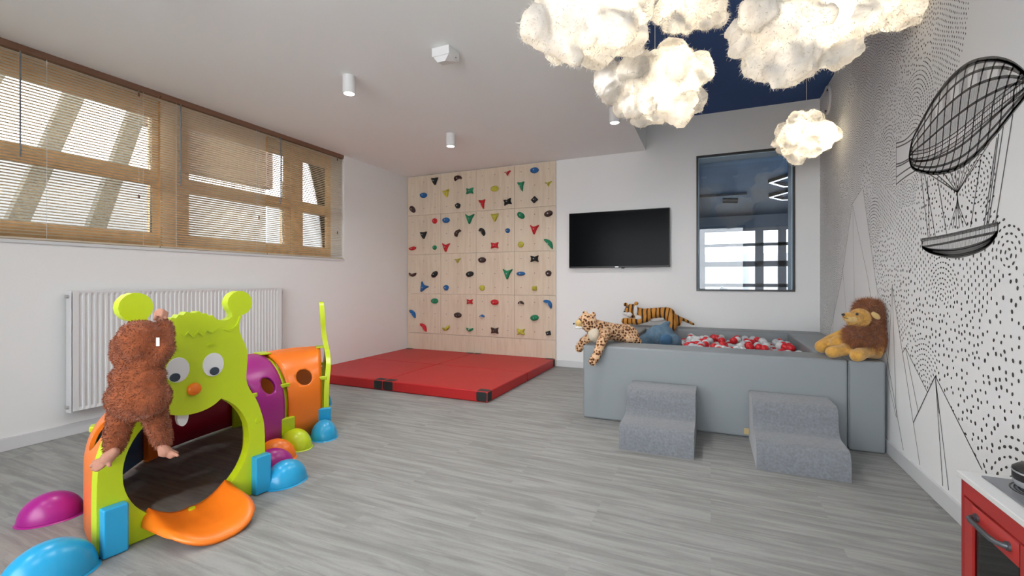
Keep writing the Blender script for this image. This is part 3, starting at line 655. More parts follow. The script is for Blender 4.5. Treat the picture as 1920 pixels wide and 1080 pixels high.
# ------------------------------------------------------------------ foam steps
def foam_step(x0, y0, label):
    L_, W_ = .565, .458
    prof = [(0, 0), (.0, .10), (.02, .150), (.06, .163), (.20, .165), (.245, .18), (.265, .215), (.275, .285), (.30, .328), (.345, .338), (L_, .338), (L_, 0)]
    pr = [prof[0]] + [p for p in spline(prof[1:-2], 5)] + [prof[-2], prof[-1]]
    g = G().prism([pr], lambda a, b, x: (x, y0 + a, b), x0, x0 + W_)
    o = mk('foam_step', g, 'melange', org=(x0 + W_ / 2, y0 + L_ / 2, 0), smooth=40, bevel=(.010, 3), label=label, cat='step', group='soft two-tread steps in front of the ball pit')
    return o
foam_step(-.553, 2.998, 'left grey fabric foam step block in front of the ball pit')
foam_step(.245, 2.998, 'right grey fabric foam step block in front of the ball pit, nearer the mural wall')

# ------------------------------------------------------------------ mural
mur = {'ink': [], }
XW = XR - .0008
def W(u, v): return at_x(u, v, XR)
def zz1(x, y): return (1500 + x / 2.0769, y / 2.0769)
def Z1(x, y): return W(*zz1(x, y))
def inpoly(p, poly):
    x, y = p; c = False; n = len(poly)
    for i in range(n):
        (x1, y1), (x2, y2) = poly[i], poly[i - 1]
        if (y1 > y) != (y2 > y) and x < (x2 - x1) * (y - y1) / (y2 - y1) + x1: c = not c
    return c
def ribbon(g, pts, wd, x=XW):      # flat printed line on the wall, in wall coordinates
    n = len(pts); vs = []
    for i, p in enumerate(pts):
        a = pts[max(i - 1, 0)]; b = pts[min(i + 1, n - 1)]; dx, dy = b[0] - a[0], b[1] - a[1]; L = math.hypot(dx, dy) or 1
        nx_, ny_ = -dy / L * wd / 2, dx / L * wd / 2; vs += [(x, p[0] + nx_, p[1] + ny_), (x, p[0] - nx_, p[1] - ny_)]
    g.add(vs, [(2 * i, 2 * i + 1, 2 * i + 3, 2 * i + 2) for i in range(n - 1)])
def lerp(a, b, t): return tuple(a[i] + (b[i] - a[i]) * t for i in range(len(a)))
def resamp(pts, n):
    P = np.array(pts); s_ = np.r_[0, np.cumsum(np.linalg.norm(np.diff(P, axis=0), axis=1))]; q = np.linspace(0, s_[-1], n)
    return list(zip(np.interp(q, s_, P[:, 0]), np.interp(q, s_, P[:, 1])))
line = G(); fill = G()
topc = resamp(spline([Z1(*p) for p in ((425, 612), (438, 545), (480, 460), (530, 375), (590, 300), (660, 246), (740, 227), (810, 238), (866, 275), (893, 318))], 8), 61)
botc = resamp(spline([Z1(*p) for p in ((425, 612), (440, 655), (500, 674), (560, 672), (620, 652), (680, 610), (755, 530), (830, 435), (880, 370), (893, 318))], 8), 61)
midc = resamp(spline([Z1(*p) for p in ((425, 612), (500, 600), (600, 545), (700, 465), (800, 385), (893, 318))], 8), 61)
env = topc + botc[::-1]
def envp(i, s_):      # s in -1..1 (bottom..top)
    m = midc[i]; e_ = topc[i] if s_ > 0 else botc[i]; return lerp(m, e_, math.sin(abs(s_) * PI / 2))
for s_ in (-1, -.76, -.5, -.22, .22, .42, .62, .82, 1):
    ribbon(line, [envp(i, s_) for i in range(61)], .016 if abs(s_) == 1 else .012)
def envs(i, s_): q = min(60, max(0, i + 5 * s_ * (1 - abs(2 * i / 60 - 1) ** 3))); a = int(q); return lerp(envp(a, s_), envp(min(60, a + 1), s_), q - a)
for i in range(3, 60, 4): ribbon(line, [envs(i, s_ / 10) for s_ in range(-10, 11)], .0115)
for o_ in (-.012, .012, -.03, .03): ribbon(line, [(p[0], p[1] + o_) for p in midc[1:]], .005)
for i in range(1, 60): 
    p = midc[i]; ribbon(line, [(p[0], p[1] - .028), (p[0], p[1] + .028)], .003)
for i in range(2, 60):
    for k in range(3):
        ii = i + k / 3; i0 = int(ii); fr = ii - i0
        if i0 + 1 > 60: continue
        for (s0, s1, den) in ((-1, -.05, 1), (.05, .42, 1), (.42, .72, (i0 % 8) < 4), (.72, 1, 1)):
            if not den: continue
            ribbon(fill, [lerp(envp(i0, s0 + (s1 - s0) * q / 4), envp(i0 + 1, s0 + (s1 - s0) * q / 4), fr) for q in range(5)], .0021)
for a, b, c_ in (((375, 558), (410, 545), (455, 500)), ((375, 575), (410, 560), (440, 540)), ((375, 640), (400, 632), (430, 615)), ((375, 650), (400, 640), (430, 622)), ((375, 718), (410, 690), (465, 655)), ((375, 690), (405, 668), (440, 645))):
    ribbon(line, spline([Z1(*a), Z1(*b), Z1(*c_)], 5), .008)
ribbon(line, [Z1(375, 556), Z1(375, 718)], .007)
kn = (614, 750)
for x, y in ((495, 672), (530, 676), (560, 674), (585, 668), (605, 660), (625, 655), (645, 640), (665, 628), (700, 600), (740, 555)): ribbon(line, [Z1(x, y), Z1(*kn)], .006)
for x, y in ((580, 895), (595, 890), (608, 890), (622, 888), (636, 885), (650, 880)): ribbon(line, spline([Z1(*kn), Z1(kn[0] + (x - kn[0]) * .15, 800), Z1(x, y)], 5), .005)
for a, b in (((830, 445), (762, 872)), ((793, 492), (735, 872)), ((775, 520), (728, 875)), ((768, 535), (718, 878)), ((705, 620), (665, 885)), ((487, 680), (528, 922)), ((497, 690), (505, 925)), ((535, 690), (572, 912)), ((470, 665), (500, 925))):
    ribbon(line, [Z1(*a), Z1(*b)], .007)
rim1 = spline([Z1(*p) for p in ((475, 932), (560, 918), (660, 896), (772, 868))], 8); rim2 = spline([Z1(*p) for p in ((476, 962), (560, 948), (660, 926), (770, 903))], 8)
hull = spline([Z1(*p) for p in ((476, 962), (500, 980), (540, 993), (600, 1002), (660, 992), (715, 970), (750, 940), (770, 903))], 5)
ribbon(line, rim1, .011); ribbon(line, rim2, .011); ribbon(line, [lerp(a, b, .25) for a, b in zip(rim1, rim2)], .004)
rs1, rs2, hs = resamp(rim1, 60), resamp(rim2, 60), resamp(hull, 60)
for i in range(60): ribbon(line if i % 3 == 0 else fill, [rs1[i], rs2[i]], .004); 
for i in range(1, 59): ribbon(fill, [rs2[i], lerp(rs2[i], hs[i], .5)], .005)
for q in range(6): ribbon(line, [lerp(rs2[i], hs[i], .52 + q * .095) for i in range(60)], .011 if q != 2 else .004)
for a, b in (((475, 932), (476, 962)), ((772, 868), (770, 903))): ribbon(line, [Z1(*a), Z1(*b)], .01)
# mountains
mtn = G()
for a, b, wd in (((1673, 536), (1692, 658), 4), ((1692, 658), (1725, 872), 4), ((1673, 536), (1668, 640), 3), ((1673, 536), (1681, 783), 3), ((1698, 652), (1722, 772), 4), ((1698, 652), (1739, 735), 4), ((1698, 652), (1692, 662), 4),
                 ((1754, 705), (1713, 792), 5), ((1754, 705), (1768, 911), 4.5), ((1754, 705), (1779, 919), 4.5), ((1754, 705), (1842, 881), 5), ((1754, 705), (1761, 775), 4), ((1662, 663), (1694, 844), 4), ((1668, 640), (1662, 700), 3), ((1662, 700), (1681, 783), 3),
                 ((1598, 383), (1579, 518), 3), ((1579, 518), (1553, 640), 3), ((1599, 385), (1603, 600), 2.4), ((1599, 385), (1627, 520), 2.4), ((1627, 520), (1640, 600), 2.4), ((1618, 351), (1642, 525), 3), ((1642, 525), (1660, 640), 3), ((1618, 351), (1597, 384), 2.4), ((1580, 500), (1588, 600), 2.4), ((1566, 560), (1560, 640), 2.4)):
    ribbon(mtn, [W(*a), W(*b)], wd * .0014)
struct('mural_mountain_lines', mtn, 'ink', wr, recalc=False); struct('mural_airship_lines', line, 'inkgrey', wr, recalc=False); struct('mural_fine_hatching', fill, 'inklight', wr, recalc=False)
# dotted hills
sky_hole = [W(*p) for p in ((1820, -160), (1818, 10), (1812, 60), (1797, 130), (1792, 190), (1800, 240), (1870, 300), (1862, 395), (1885, 408), (1925, 440), (2300, 560), (2300, -400), (1850, -400))]
valley = [W(*p) for p in ((1618, 351), (1642, 525), (1664, 640), (1673, 536), (1692, 658), (1698, 652), (1739, 735), (1754, 705), (1842, 881), (1900, 990), (1900, 1200), (1400, 1200), (1553, 640), (1579, 518), (1598, 383))]
hulln = [Z1(*p) for p in ((470, 925), (775, 862), (770, 905), (700, 985), (600, 1008), (500, 985))]
tailp = [Z1(*p) for p in ((372, 552), (460, 495), (480, 660), (372, 722))]
rm = np.random.default_rng(11)
cent = [];
for _ in range(2200):
    p = (rm.uniform(1.2, 5.6), rm.uniform(.25, 3.0)); rr = .17 + .05 * (5.6 - p[0]) / 3
    if all(math.hypot(p[0] - q[0], p[1] - q[1]) > rr for q in cent): cent.append(p)
cent = np.array(cent); ctype = rm.integers(0, 5, len(cent))
vs = []; fs = []
def dot(p, a, l, wd):
    k = len(vs); ca, sa = math.cos(a), math.sin(a)
    for q in range(6):
        x_, y_ = l * math.cos(q * PI / 3), wd * math.sin(q * PI / 3); vs.append((XW, p[0] + x_ * ca - y_ * sa, p[1] + x_ * sa + y_ * ca))
    fs.append(tuple(range(k, k + 6)))
grid = {}
def dens(p):      # dot pitch grows towards the near, lower side of the wall
    u = min(1, max(0, (4.9 - p[0]) / 2.6)); v = min(1, max(0, (2.3 - p[1]) / 1.4))
    return .0165 + .009 * u + .010 * u * v
for ci, c_ in enumerate(cent):
    dd = np.linalg.norm(cent - c_, axis=1); near = cent[(dd < .8) & (dd > 0)]
    pt = dens(c_) * rm.uniform(.88, 1.15); ty_ = ctype[ci]; big = pt * .27
    if c_[0] < 3.9 and c_[1] < 1.35 and rm.random() < .75: ty_ = 4
    if ty_ == 4: pt *= 1.2; big = min(big, .0085)
    cand = []
    if ty_ in (0, 1, 2):        # concentric arcs of dashes
        r_ = pt * .6
        while r_ < .55:
            m = max(4, int(2 * PI * r_ / (pt * (.95 if ty_ else .8)))); ph = rm.uniform(0, 1)
            for k in range(m): a = 2 * PI * (k + ph) / m; cand.append((c_[0] + r_ * math.cos(a), c_[1] - .10 + r_ * math.sin(a), a + PI / 2))
            r_ += pt * .92
    elif ty_ == 3:              # upright dashes in staggered rows
        for i in range(-16, 17):
            for j in range(-16, 17):
                cand.append((c_[0] + i * pt * .9 + .01 * math.sin(j * .7), c_[1] + (j + .5 * (i % 2)) * pt * 1.1, PI / 2 + rm.normal(0, .1)))
    else:                       # loose dots
        for i in range(-14, 15):
            for j in range(-14, 15): cand.append((c_[0] + (i + rm.uniform(-.35, .35)) * pt, c_[1] + (j + rm.uniform(-.35, .35)) * pt, PI / 2 + rm.normal(0, .4)))
    for (y, z, a) in cand:
        if not (1.25 < y < YB - .006 and .1 < z < ZH - .005): continue
        q = math.hypot(y - c_[0], z - c_[1])
        if q > .45 or (len(near) and np.min(np.hypot(near[:, 0] - y, near[:, 1] - z)) < q): continue
        p = (y, z)
        if inpoly(p, env) or inpoly(p, hulln) or inpoly(p, tailp) or inpoly(p, sky_hole) or inpoly(p, valley): continue
        key = (int(y / .02), int(z / .02))
        if any(math.hypot(o_[0] - y, o_[1] - z) < pt * .6 for dx in (-1, 0, 1) for dy in (-1, 0, 1) for o_ in grid.get((key[0] + dx, key[1] + dy), ())): continue
        grid.setdefault(key, []).append(p); l = big * rm.uniform(.85, 1.25)
        dot(p, a, l, l * (.55 if ty_ != 4 else .8))
struct('mural_dots', (vs, fs), 'ink', wr, recalc=False)

# ------------------------------------------------------------------ caterpillar play tunnel
tun = thing('caterpillar_tunnel', (-2.5, 1.7, 0), 'caterpillar shaped plastic play tunnel with a lime green face and colourful feet', 'play tunnel')
Q2 = Vector((-2.223, .979)); P2 = Vector((-2.158, 1.656)); eS = (P2 - Q2).normalized(); nS = Vector((eS.y, -eS.x))
def F(s_, z, t=0): p = Q2 + eS * s_ + nS * t; return (p.x, p.y, z)
mid = .335
half = [(.68, .004), (.68, .2), (.676, .34), (.658, .42), (.632, .49), (.598, .55), (.582, .60), (.584, .66), (.588, .72), (.58, .77), (.558, .82), (.547, .86), (.549, .90), (.560, .932)]
disc = [(.55 + .061 * (1 + .018 * math.cos(14 * a)) * math.cos(a), .992 + .061 * (1 + .018 * math.cos(14 * a)) * math.sin(a)) for a in [math.radians(-72 + q * 300 / 26) for q in range(27)]]
half += disc + [(.512, .928), (.495, .915), (.472, .911), (.448, .915), (.432, .925), (.420, .940), (.404, .936), (.392, .951), (.375, .948), (.362, .962), (.345, .956)]
def sm(pts, k=3): return spline(pts, k)
halfr = [half[0]] + sm(half[1:14]) + disc + sm(half[14 + 27:])
outl = halfr + [(2 * mid - a, b) for a, b in halfr[::-1]]
arc = [(.335 + .262 * math.cos(a), .302 + .262 * math.sin(a)) for a in [math.radians(61.5 - q * (360 - 61.5 + 0 - 118.5 + 180 - 180 + 0) / 44 * 1) for q in range(0)]]
a0, a1 = math.radians(61.5), math.radians(118.5 - 360)
arc = [(.335 + .262 * math.cos(a0 + (a1 - a0) * q / 48), .302 + .262 * math.sin(a0 + (a1 - a0) * q / 48)) for q in range(49)]
chin = sm([(.21, .532), (.245, .508), (.29, .493), (.335, .489), (.38, .493), (.425, .508), (.46, .532)], 4)[1:-1]
hole = arc + chin
mk('face_panel', G().prism([outl, hole], lambda a, b, t: F(a, b, t), -.05, 0), 'lime', tun, bevel=(.010, 3))
def ell2(c, r, n=28, sk=0): return [(c[0] + r[0] * math.cos(2 * PI * i / n) + sk * math.sin(2 * PI * i / n), c[1] + r[1] * math.sin(2 * PI * i / n)) for i in range(n)]
for cx, px in ((.272, .262), (.422, .428)):
    ey = mk('eye', G().prism([ell2((cx, .703), (.047, .056))], F, -.002, .006), 'white', tun, bevel=(.003, 2))
    mk('pupil', G().prism([ell2((px - .003, .672), (.021, .019))], F, .004, .010), 'eye', ey, bevel=(.002, 2))
g = G(); rn = Matrix(((nS.x, eS.x, 0), (nS.y, eS.y, 0), (0, 0, 1)))
mk('nose', G().ell(F(.339, .603, .0), (.028, .030, .029), 24, 14, rn), 'orange', tun, smooth=180)
tt = sm([(.278, .500), (.277, .475), (.285, .450), (.300, .440), (.315, .450), (.323, .475), (.322, .500)], 4)
mk('tooth', G().prism([tt], F, -.035, -.012), 'white', tun, bevel=(.004, 2))
def strip(pts, wd, t0=-.002, t1=.006):
    n = len(pts); L_, R_ = [], []
    for i, p in enumerate(pts):
        a = pts[max(i - 1, 0)]; b = pts[min(i + 1, n - 1)]; dx, dy = b[0] - a[0], b[1] - a[1]; q = math.hypot(dx, dy) or 1
        k = wd / 2 * (.35 + .65 * math.sin(PI * i / (n - 1)) ** .5 if n > 2 else 1); L_.append((p[0] - dy / q * k, p[1] + dx / q * k)); R_.append((p[0] + dy / q * k, p[1] - dx / q * k))
    return G().prism([L_ + R_[::-1]], F, t0, t1)
mk('hairline', strip([(.285, .865), (.300, .852), (.315, .868), (.335, .845), (.355, .868), (.375, .848), (.393, .872), (.418, .858), (.44, .872)], .010), 'lime', tun)
for p in ([(.395, .795), (.415, .803), (.44, .799)], [(.235, .799), (.26, .803), (.28, .795)]): mk('eyebrow', strip(sm(p, 4), .010), 'lime', tun)
for sgn in (1, -1):
    k = lambda x: mid + sgn * (x - mid)
    mk('antenna_ridge', strip(sm([(k(.548), .925), (k(.535), .885), (k(.505), .862), (k(.47), .87)], 5), .012), 'lime', tun)
    mk('bolt_cap', G().prism([ell2((k(.640), .375), (.013, .013), 16)], F, -.002, .006), 'lime', tun, bevel=(.002, 2))
# flap (tongue)
nu, nv = 28, 16; vs = []; 
for j in range(nv + 1):
    for i in range(nu + 1):
        u = i / nu; q = abs(2 * u - 1); v = j / nv
        dep = .30 * (1 - q ** 2.8) ** (1 / 2.8)
        s_ = .165 + .325 * u + .0 * v
        z = .022 + .095 * q ** 2.0 * (1 - .45 * v) + .028 * (1 - v) * (1 - q)
        if v > .8: z -= .014 * ((v - .8) / .2) ** 2
        vs.append(F(s_ + (u - .5) * .05 * v, z, -.02 + (dep + .03) * v))
fs = [(j * (nu + 1) + i, j * (nu + 1) + i + 1, (j + 1) * (nu + 1) + i + 1, (j + 1) * (nu + 1) + i) for j in range(nv) for i in range(nu)]
fl = mk('entry_flap', (vs, fs), 'orange', tun, smooth=60, recalc=False)
so = fl.modifiers.new('sol', 'SOLIDIFY'); so.thickness = .018; so.offset = 0
mk('flap_clip', G().prism([ell2((.325, 0), (.014, .010), 12)], lambda a, b, t: F(a, .052 + t, b + .012), 0, .012), 'lime', tun)
# ribs and arched side panels
I = [Vector((-2.158, 1.656)), Vector((-2.415, 1.745)), Vector((-2.59, 1.925)), Vector((-2.65, 2.19)), Vector((-2.60, 2.47))]
PH = [174.5, 150, 115, 80, 48]; AW = .335
O = [Vector((math.sin(math.radians(a)), -math.cos(math.radians(a)))) for a in PH]
O[0] = eS.copy(); Hd = [Vector((math.cos(math.radians(a)), math.sin(math.radians(a)))) for a in PH]; Hd[0] = -nS
Cn = [I[k] - O[k] * AW for k in range(5)]
def prof(side, n=22, inset=0, z0=.015):
    out = [(side * (AW - inset), z0), (side * (AW - inset), .14), (side * (AW - inset), .25)]
    for q in range(1, n + 1):
        a = PI / 2 * q / n; out.append((side * (AW - inset) * math.cos(a), .27 + (.305 - inset) * math.sin(a)))
    return out
def pt(k, h, z, fwd=0): p = Cn[k] + O[k] * h + Hd[k] * fwd; return Vector((p.x, p.y, z))
cols_in = ['orange', 'cyan', 'magenta', 'orange']; cols_out = ['orange', 'navyplastic', 'redplastic', 'orange']
for k in range(4):
    for side, mt in ((1, cols_in[k]), (-1, cols_out[k])):
        pr = prof(side); m_ = len(pr); NT = 10; vs = []
        for j in range(NT + 1):
            t = .02 + .96 * j / NT
            for (h, z) in pr:
                a = pt(k, h, z, .05 if k == 0 else .012); b = pt(k + 1, h, z, -.012); p = a.lerp(b, t)
                bul = .012 * math.sin(PI * t) * (1 if side > 0 else 1.5); oo = (O[k] + O[k + 1]).normalized() * bul * (h / AW)
                vs.append((p.x + oo.x, p.y + oo.y, p.z + bul * .5 * max(0, (z - .27) / .3)))
        fs = [(j * m_ + i, j * m_ + i + 1, (j + 1) * m_ + i + 1, (j + 1) * m_ + i) for j in range(NT) for i in range(m_ - 1)]
        o = mk('side_panel', (vs, fs), mt, tun, smooth=60)
        so = o.modifiers.new('sol', 'SOLIDIFY'); so.thickness = .016; so.offset = 0
        if side > 0 and k >= 2 or side < 0:
            mm = (pt(k, side * AW, .43) + pt(k + 1, side * AW, .43)) / 2; oo = (O[k] + O[k + 1]).normalized() * side; od = Vector((oo.x, oo.y, .35))
            rr = .058 if side > 0 else .07
            c = mk('cut', G().cyl(mm - od * .2, mm + od * .2, rr, 32), mt)
            bo = o.modifiers.new('b', 'BOOLEAN'); bo.operation = 'DIFFERENCE'; bo.object = c; bo.solver = 'EXACT'
            baked(o); bpy.data.objects.remove(c)
            rg_ = []
            if side > 0:
                hh = mm - od * .012; a1_ = od.normalized().orthogonal().normalized(); b1_ = od.normalized().cross(a1_)
                cen = mm - od * (.030)
                # raised ring round the porthole follows the panel
                pts = []
                for q in range(33):
                    a = 2 * PI * q / 32; pp = cen + (a1_ * math.cos(a) + b1_ * math.sin(a)) * (rr + .006); pts.append(pp)
        if side > 0 or True:
            pass
for k in (1, 2, 3):
    for side in (1, -1):
        pr = prof(side, 16, .014, .0); vs = []
        for ins, fw in ((0, -.022), (0, .022), (.012, .022), (.012, -.022)):
            vs += [pt(k, h * (1 - ins / AW), z - (ins if z > .5 else 0), fw) for h, z in pr]
        m_ = len(pr); fs = [(q * m_ + i, q * m_ + i + 1, ((q + 1) % 4) * m_ + i + 1, ((q + 1) % 4) * m_ + i) for q in range(4) for i in range(m_ - 1)] + [(0, m_, 2 * m_, 3 * m_), (m_ - 1, 2 * m_ - 1, 3 * m_ - 1, 4 * m_ - 1)]
        mk('rib', (vs, fs), 'lime', tun, smooth=40)
fcol = ['cyan', 'magenta', 'orange', 'lime', 'cyan']
for k in range(5):
    for side in (1, -1):
        o2 = O[k] * side; Rz = Matrix(((Hd[k].x, o2.x, 0), (Hd[k].y, o2.y, 0), (0, 0, 1)))
        if k == 0: c = Vector((*(Cn[0] + o2 * (AW - .030) + nS * .002), .1)); hx_, hy_ = .036, .042
        else: c = Vector((*(Cn[k] + o2 * (AW + (.012 if side > 0 else -.035))), .09)); hx_, hy_ = (.05, .018)
        leg = mk('leg', G().obox((c.x, c.y, c.z), hx_, hy_, c.z - .002, Rm=Rz), fcol[k], tun, bevel=(.008, 3))
        fc = Vector((*(Cn[k] + o2 * (AW + (.125 if k else .11)) + (nS * .012 if k == 0 else Hd[k] * 0)), .0))
        big = 1.22 if (k == 0 and side < 0) else 1.0
        fc = fc + Vector((*o2, 0)) * (.05 if big > 1 else 0)
        gg = G().ell((fc.x, fc.y, .008), (.088 * (1 + (big - 1) * .3), .115 * big, .112 * (1 + (big - 1) * 1.1)), 28, 12, Rz, half=True)
        gg.ell((fc.x, fc.y, .001), (.095 * (1 + (big - 1) * .3), .123 * big, .014), 28, 5, Rz, half=True)
        mk('foot', gg, fcol[k], tun, smooth=50)
for k in (1, 2, 3, 4):
    for (h, z, sl) in ((AW + .006, .39, .0), (AW - .04, .455, .6), (.03, .585, 1.4), (-AW - .006, .39, .0)):
        if sl == .6: continue
        c = pt(k, h * (.985 if z < .5 and z > .3 else 1) - (.022 if h > 0 and z < .5 else 0) + (.022 if h < 0 else 0), z, -.012 if k == 4 else 0); o2 = O[k]
        if sl: Rm = Matrix(((Hd[k].x, o2.x, 0), (Hd[k].y, o2.y, 0), (0, 0, 1))); mk('clip', G().obox(c, .035, .055, .006, Rm=Rm), 'lime', tun, bevel=(.004, 2))
        else: Rm = Matrix(((Hd[k].x, o2.x, 0), (Hd[k].y, o2.y, 0), (0, 0, 1))); mk('clip', G().obox(c, .034, .014, .013, Rm=Rm), 'lime', tun, bevel=(.006, 3))
arch = [(AW + .008, .004), (AW + .008, .25)] + [((AW + .008) * math.cos(PI / 2 * q / 14), .27 + .318 * math.sin(PI / 2 * q / 14)) for q in range(1, 12)]
spk = sm([(.105, .60), (.075, .66), (.066, .74), (.075, .80), (.062, .87), (.03, .925), (0, .94)], 3)
hb = arch + spk; tl = hb + [(-a, b) for a, b in hb[::-1][1:]]
th_ = [(.24, .05), (.24, .27)] + [(.24 * math.cos(PI / 2 * q / 8), .27 + .20 * math.sin(PI / 2 * q / 8)) for q in range(1, 9)]; th_ = th_ + [(-a, b) for a, b in th_[::-1][1:]]
def TF(a, b, t):
    fw = t - .02 * max(0, (b - .55) / .3) * (1 if b < .8 else 1) + .018 * math.exp(-((b - .5) / .12) ** 2); p = pt(4, a, b, fw); return (p.x, p.y, p.z)
mk('tail_panel', G().prism([tl, th_], TF, 0, .036), 'lime', tun, bevel=(.006, 2))

# ------------------------------------------------------------------ orangutan on the tunnel's face
def A(u, v, zc): return at_d(u, v, zc)
mon = thing('plush_orangutan', A(262, 740, 1.79), 'rust-brown plush ape seen from behind, climbing the green caterpillar face', 'soft toy')
Rv = Matrix.Rotation(TH, 3, 'Z')
g = G()
g.ell(A(263, 640, 1.775), (.079, .075, .083), 20, 14, Rv)
g.cap2(A(246, 668, 1.79), A(280, 668, 1.79), .055, .055); g.ell(A(259, 708, 1.785), (.098, .075, .07), 20, 14, Rv)
g.ell(A(260, 745, 1.785), (.117, .085, .088), 22, 14, Rv)
g.cap2(A(230, 775, 1.79), A(220, 812, 1.78), .047, .043); g.cap2(A(220, 812, 1.78), A(214, 838, 1.77), .043, .036)
g.cap2(A(289, 775, 1.83), A(301, 812, 1.86), .047, .041); g.cap2(A(301, 812, 1.86), A(306, 832, 1.88), .041, .031)
g.cap2(A(285, 676, 1.80), A(305, 655, 1.79), .045, .041); g.cap2(A(305, 655, 1.79), A(308, 612, 1.84), .040, .032)
g.cap2(A(240, 676, 1.80), A(221, 668, 1.86), .040, .026); g.cap2(A(221, 668, 1.86), A(219, 640, 1.93), .026, .022)
bd = organic('body', g, 'furbrown', mon, .009, 5, lambda p: .004 * noise.noise(p * 30))
strands('fur', bd, 16000, .0085, .0022, 'furbrown', (0, 0, -.5), 3, .5)
def hand(name, wrist, palm, tips, th, mat, parent, r=.013, pr=.024):
    g = G(); g.cap2(wrist, palm, pr * .8, pr)
    for (k_, t_) in tips: m2 = (palm.lerp(k_, .9)); g.cap2(m2, k_, r, r); g.cap2(k_, t_, r, r * .8)
    g.cap2(palm, th, r * 1.1, r * .85)
    return organic(name, g, mat, parent, .0045, 3)
hand('hand', A(307, 605, 1.85), A(301, 594, 1.86), [(A(294, 586, 1.84), A(292, 596, 1.83)), (A(299, 582, 1.84), A(297, 590, 1.82)), (A(305, 583, 1.84), A(303, 592, 1.82)), (A(311, 587, 1.85), A(310, 596, 1.83))], A(290, 598, 1.87), 'skin', mon, .0095, .022)
hand('foot', A(214, 848, 1.74), A(202, 858, 1.73), [(A(186, 866, 1.73), A(170, 874, 1.74)), (A(187, 870, 1.72), A(173, 880, 1.72)), (A(190, 862, 1.75), A(176, 866, 1.76)), (A(192, 874, 1.72), A(181, 882, 1.72))], A(205, 873, 1.72), 'skin', mon, .0095, .024)
hand('foot', A(305, 838, 1.86), A(309, 846, 1.86), [(A(320, 848, 1.86), A(333, 854, 1.85)), (A(320, 845, 1.87), A(332, 849, 1.88)), (A(316, 850, 1.86), A(327, 855, 1.86)), (A(313, 853, 1.86), A(320, 858, 1.86))], A(300, 853, 1.85), 'skin', mon, .0085, .024)
mk('care_tag', G().obox(A(296, 641, 1.69), .006, .001, .016, Rm=Rv), 'whiteplush', mon)

# ------------------------------------------------------------------ leopard on the pit's corner
lp = thing('plush_leopard', A(1150, 640, 3.8), 'spotted plush leopard lying over the front left corner of the grey ball pit', 'soft toy')
g = G(); g.ell(A(1101, 603, 3.70), (.078, .07, .066), 18, 12, Rv); g.cap2(A(1105, 610, 3.7), A(1128, 618, 3.76), .060, .072)
g.cap2(A(1128, 619, 3.78), A(1180, 627, 3.92), .074, .075); g.cap2(A(1172, 622, 3.92), A(1187, 632, 3.93), .072, .056)
g.cap2(A(1136, 626, 3.74), A(1128, 641, 3.56), .044, .037); g.cap2(A(1128, 641, 3.56), A(1118, 668, 3.52), .037, .032); g.cap2(A(1118, 668, 3.52), A(1111, 678, 3.51), .034, .033)
g.cap2(A(1110, 630, 3.72), A(1094, 640, 3.78), .040, .034); g.cap2(A(1094, 640, 3.78), A(1086, 653, 3.80), .036, .036)
g.cap2(A(1176, 634, 3.82), A(1196, 640, 3.86), .040, .034)
bd = organic('body', g, 'leopard', lp, .010, 4); strands('fur', bd, 5000, .008, .0018, 'leopard', (0, 0, -.3), 5, .5)
organic('chest', G().ell(A(1113, 626, 3.68), (.050, .045, .062), 16, 10, Rv).ell(A(1119, 634, 3.70), (.05, .04, .04), 16, 10, Rv), 'cream', lp, .008, 2)
organic('muzzle', G().ell(A(1086, 606, 3.68), (.034, .034, .030), 14, 10, Rv), 'lionpale', lp, .007, 2)
organic('chin', G().ell(A(1085, 614, 3.67), (.034, .03, .014), 14, 10, Rv), 'whiteplush', lp, .006, 2)
mk('nose', G().ell(A(1076, 607, 3.66), (.008, .01, .007), 10, 8, Rv), 'black', lp, smooth=180)
mk('eye', G().ell(A(1089, 600, 3.61), .007, 10, 8), 'black', lp, smooth=180)
for (u, v) in ((1112, 590), (1097, 588)): mk('ear', G().ell(A(u, v, 3.70), (.022, .014, .022), 12, 8, Rv), 'leopard', lp, smooth=180)
g = G()
for i in range(6): g.cyl(A(1079, 613 + i, 3.65), A(1068, 606 + i * 3.4, 3.62), .0008, 4)
mk('whiskers', g, 'cord', lp)

# ------------------------------------------------------------------ tiger on the back rim
tg = thing('plush_tiger', A(1230, 610, 5.1), 'striped orange plush tiger standing on the back rim of the ball pit', 'soft toy')
g = G(); g.ell(A(1184, 583, 5.20), (.078, .07, .080), 18, 12, Rv); g.cap2(A(1192, 586, 5.18), A(1207, 590, 5.14), .062, .066)
g.cap2(A(1207, 589, 5.14), A(1250, 586, 5.08), .062, .060); g.ell(A(1254, 590, 5.06), (.068, .07, .074), 16, 12, Rv)
g.cap2(A(1212, 597, 5.10), A(1195, 603, 5.10), .042, .036); g.cap2(A(1195, 603, 5.10), A(1171, 602, 5.12), .036, .036)
g.cap2(A(1258, 596, 5.0), A(1262, 611, 4.90), .050, .040); g.cap2(A(1262, 611, 4.90), A(1259, 618, 4.86), .040, .034)
g.cap2(A(1272, 600, 5.04), A(1271, 606, 5.02), .036, .034)
g.tube([A(*p, 5.06) for p in ((1262, 590), (1274, 596), (1288, 602), (1302, 609))], [.022, .019, .018, .014], 8)
bd = organic('body', g, 'tiger', tg, .011, 4); strands('fur', bd, 4500, .010, .0022, 'tiger', (0, 0, -.3), 6, .5)
organic('cheek_and_chest', G().ell(A(1180, 590, 5.12), (.035, .035, .030), 14, 10, Rv).ell(A(1192, 583, 5.10), (.022, .03, .07), 14, 10, Rv).ell(A(1197, 596, 5.10), (.040, .035, .030), 14, 10, Rv).ell(A(1172, 588, 5.16), (.026, .03, .024), 14, 10, Rv), 'whiteplush', tg, .008, 2)
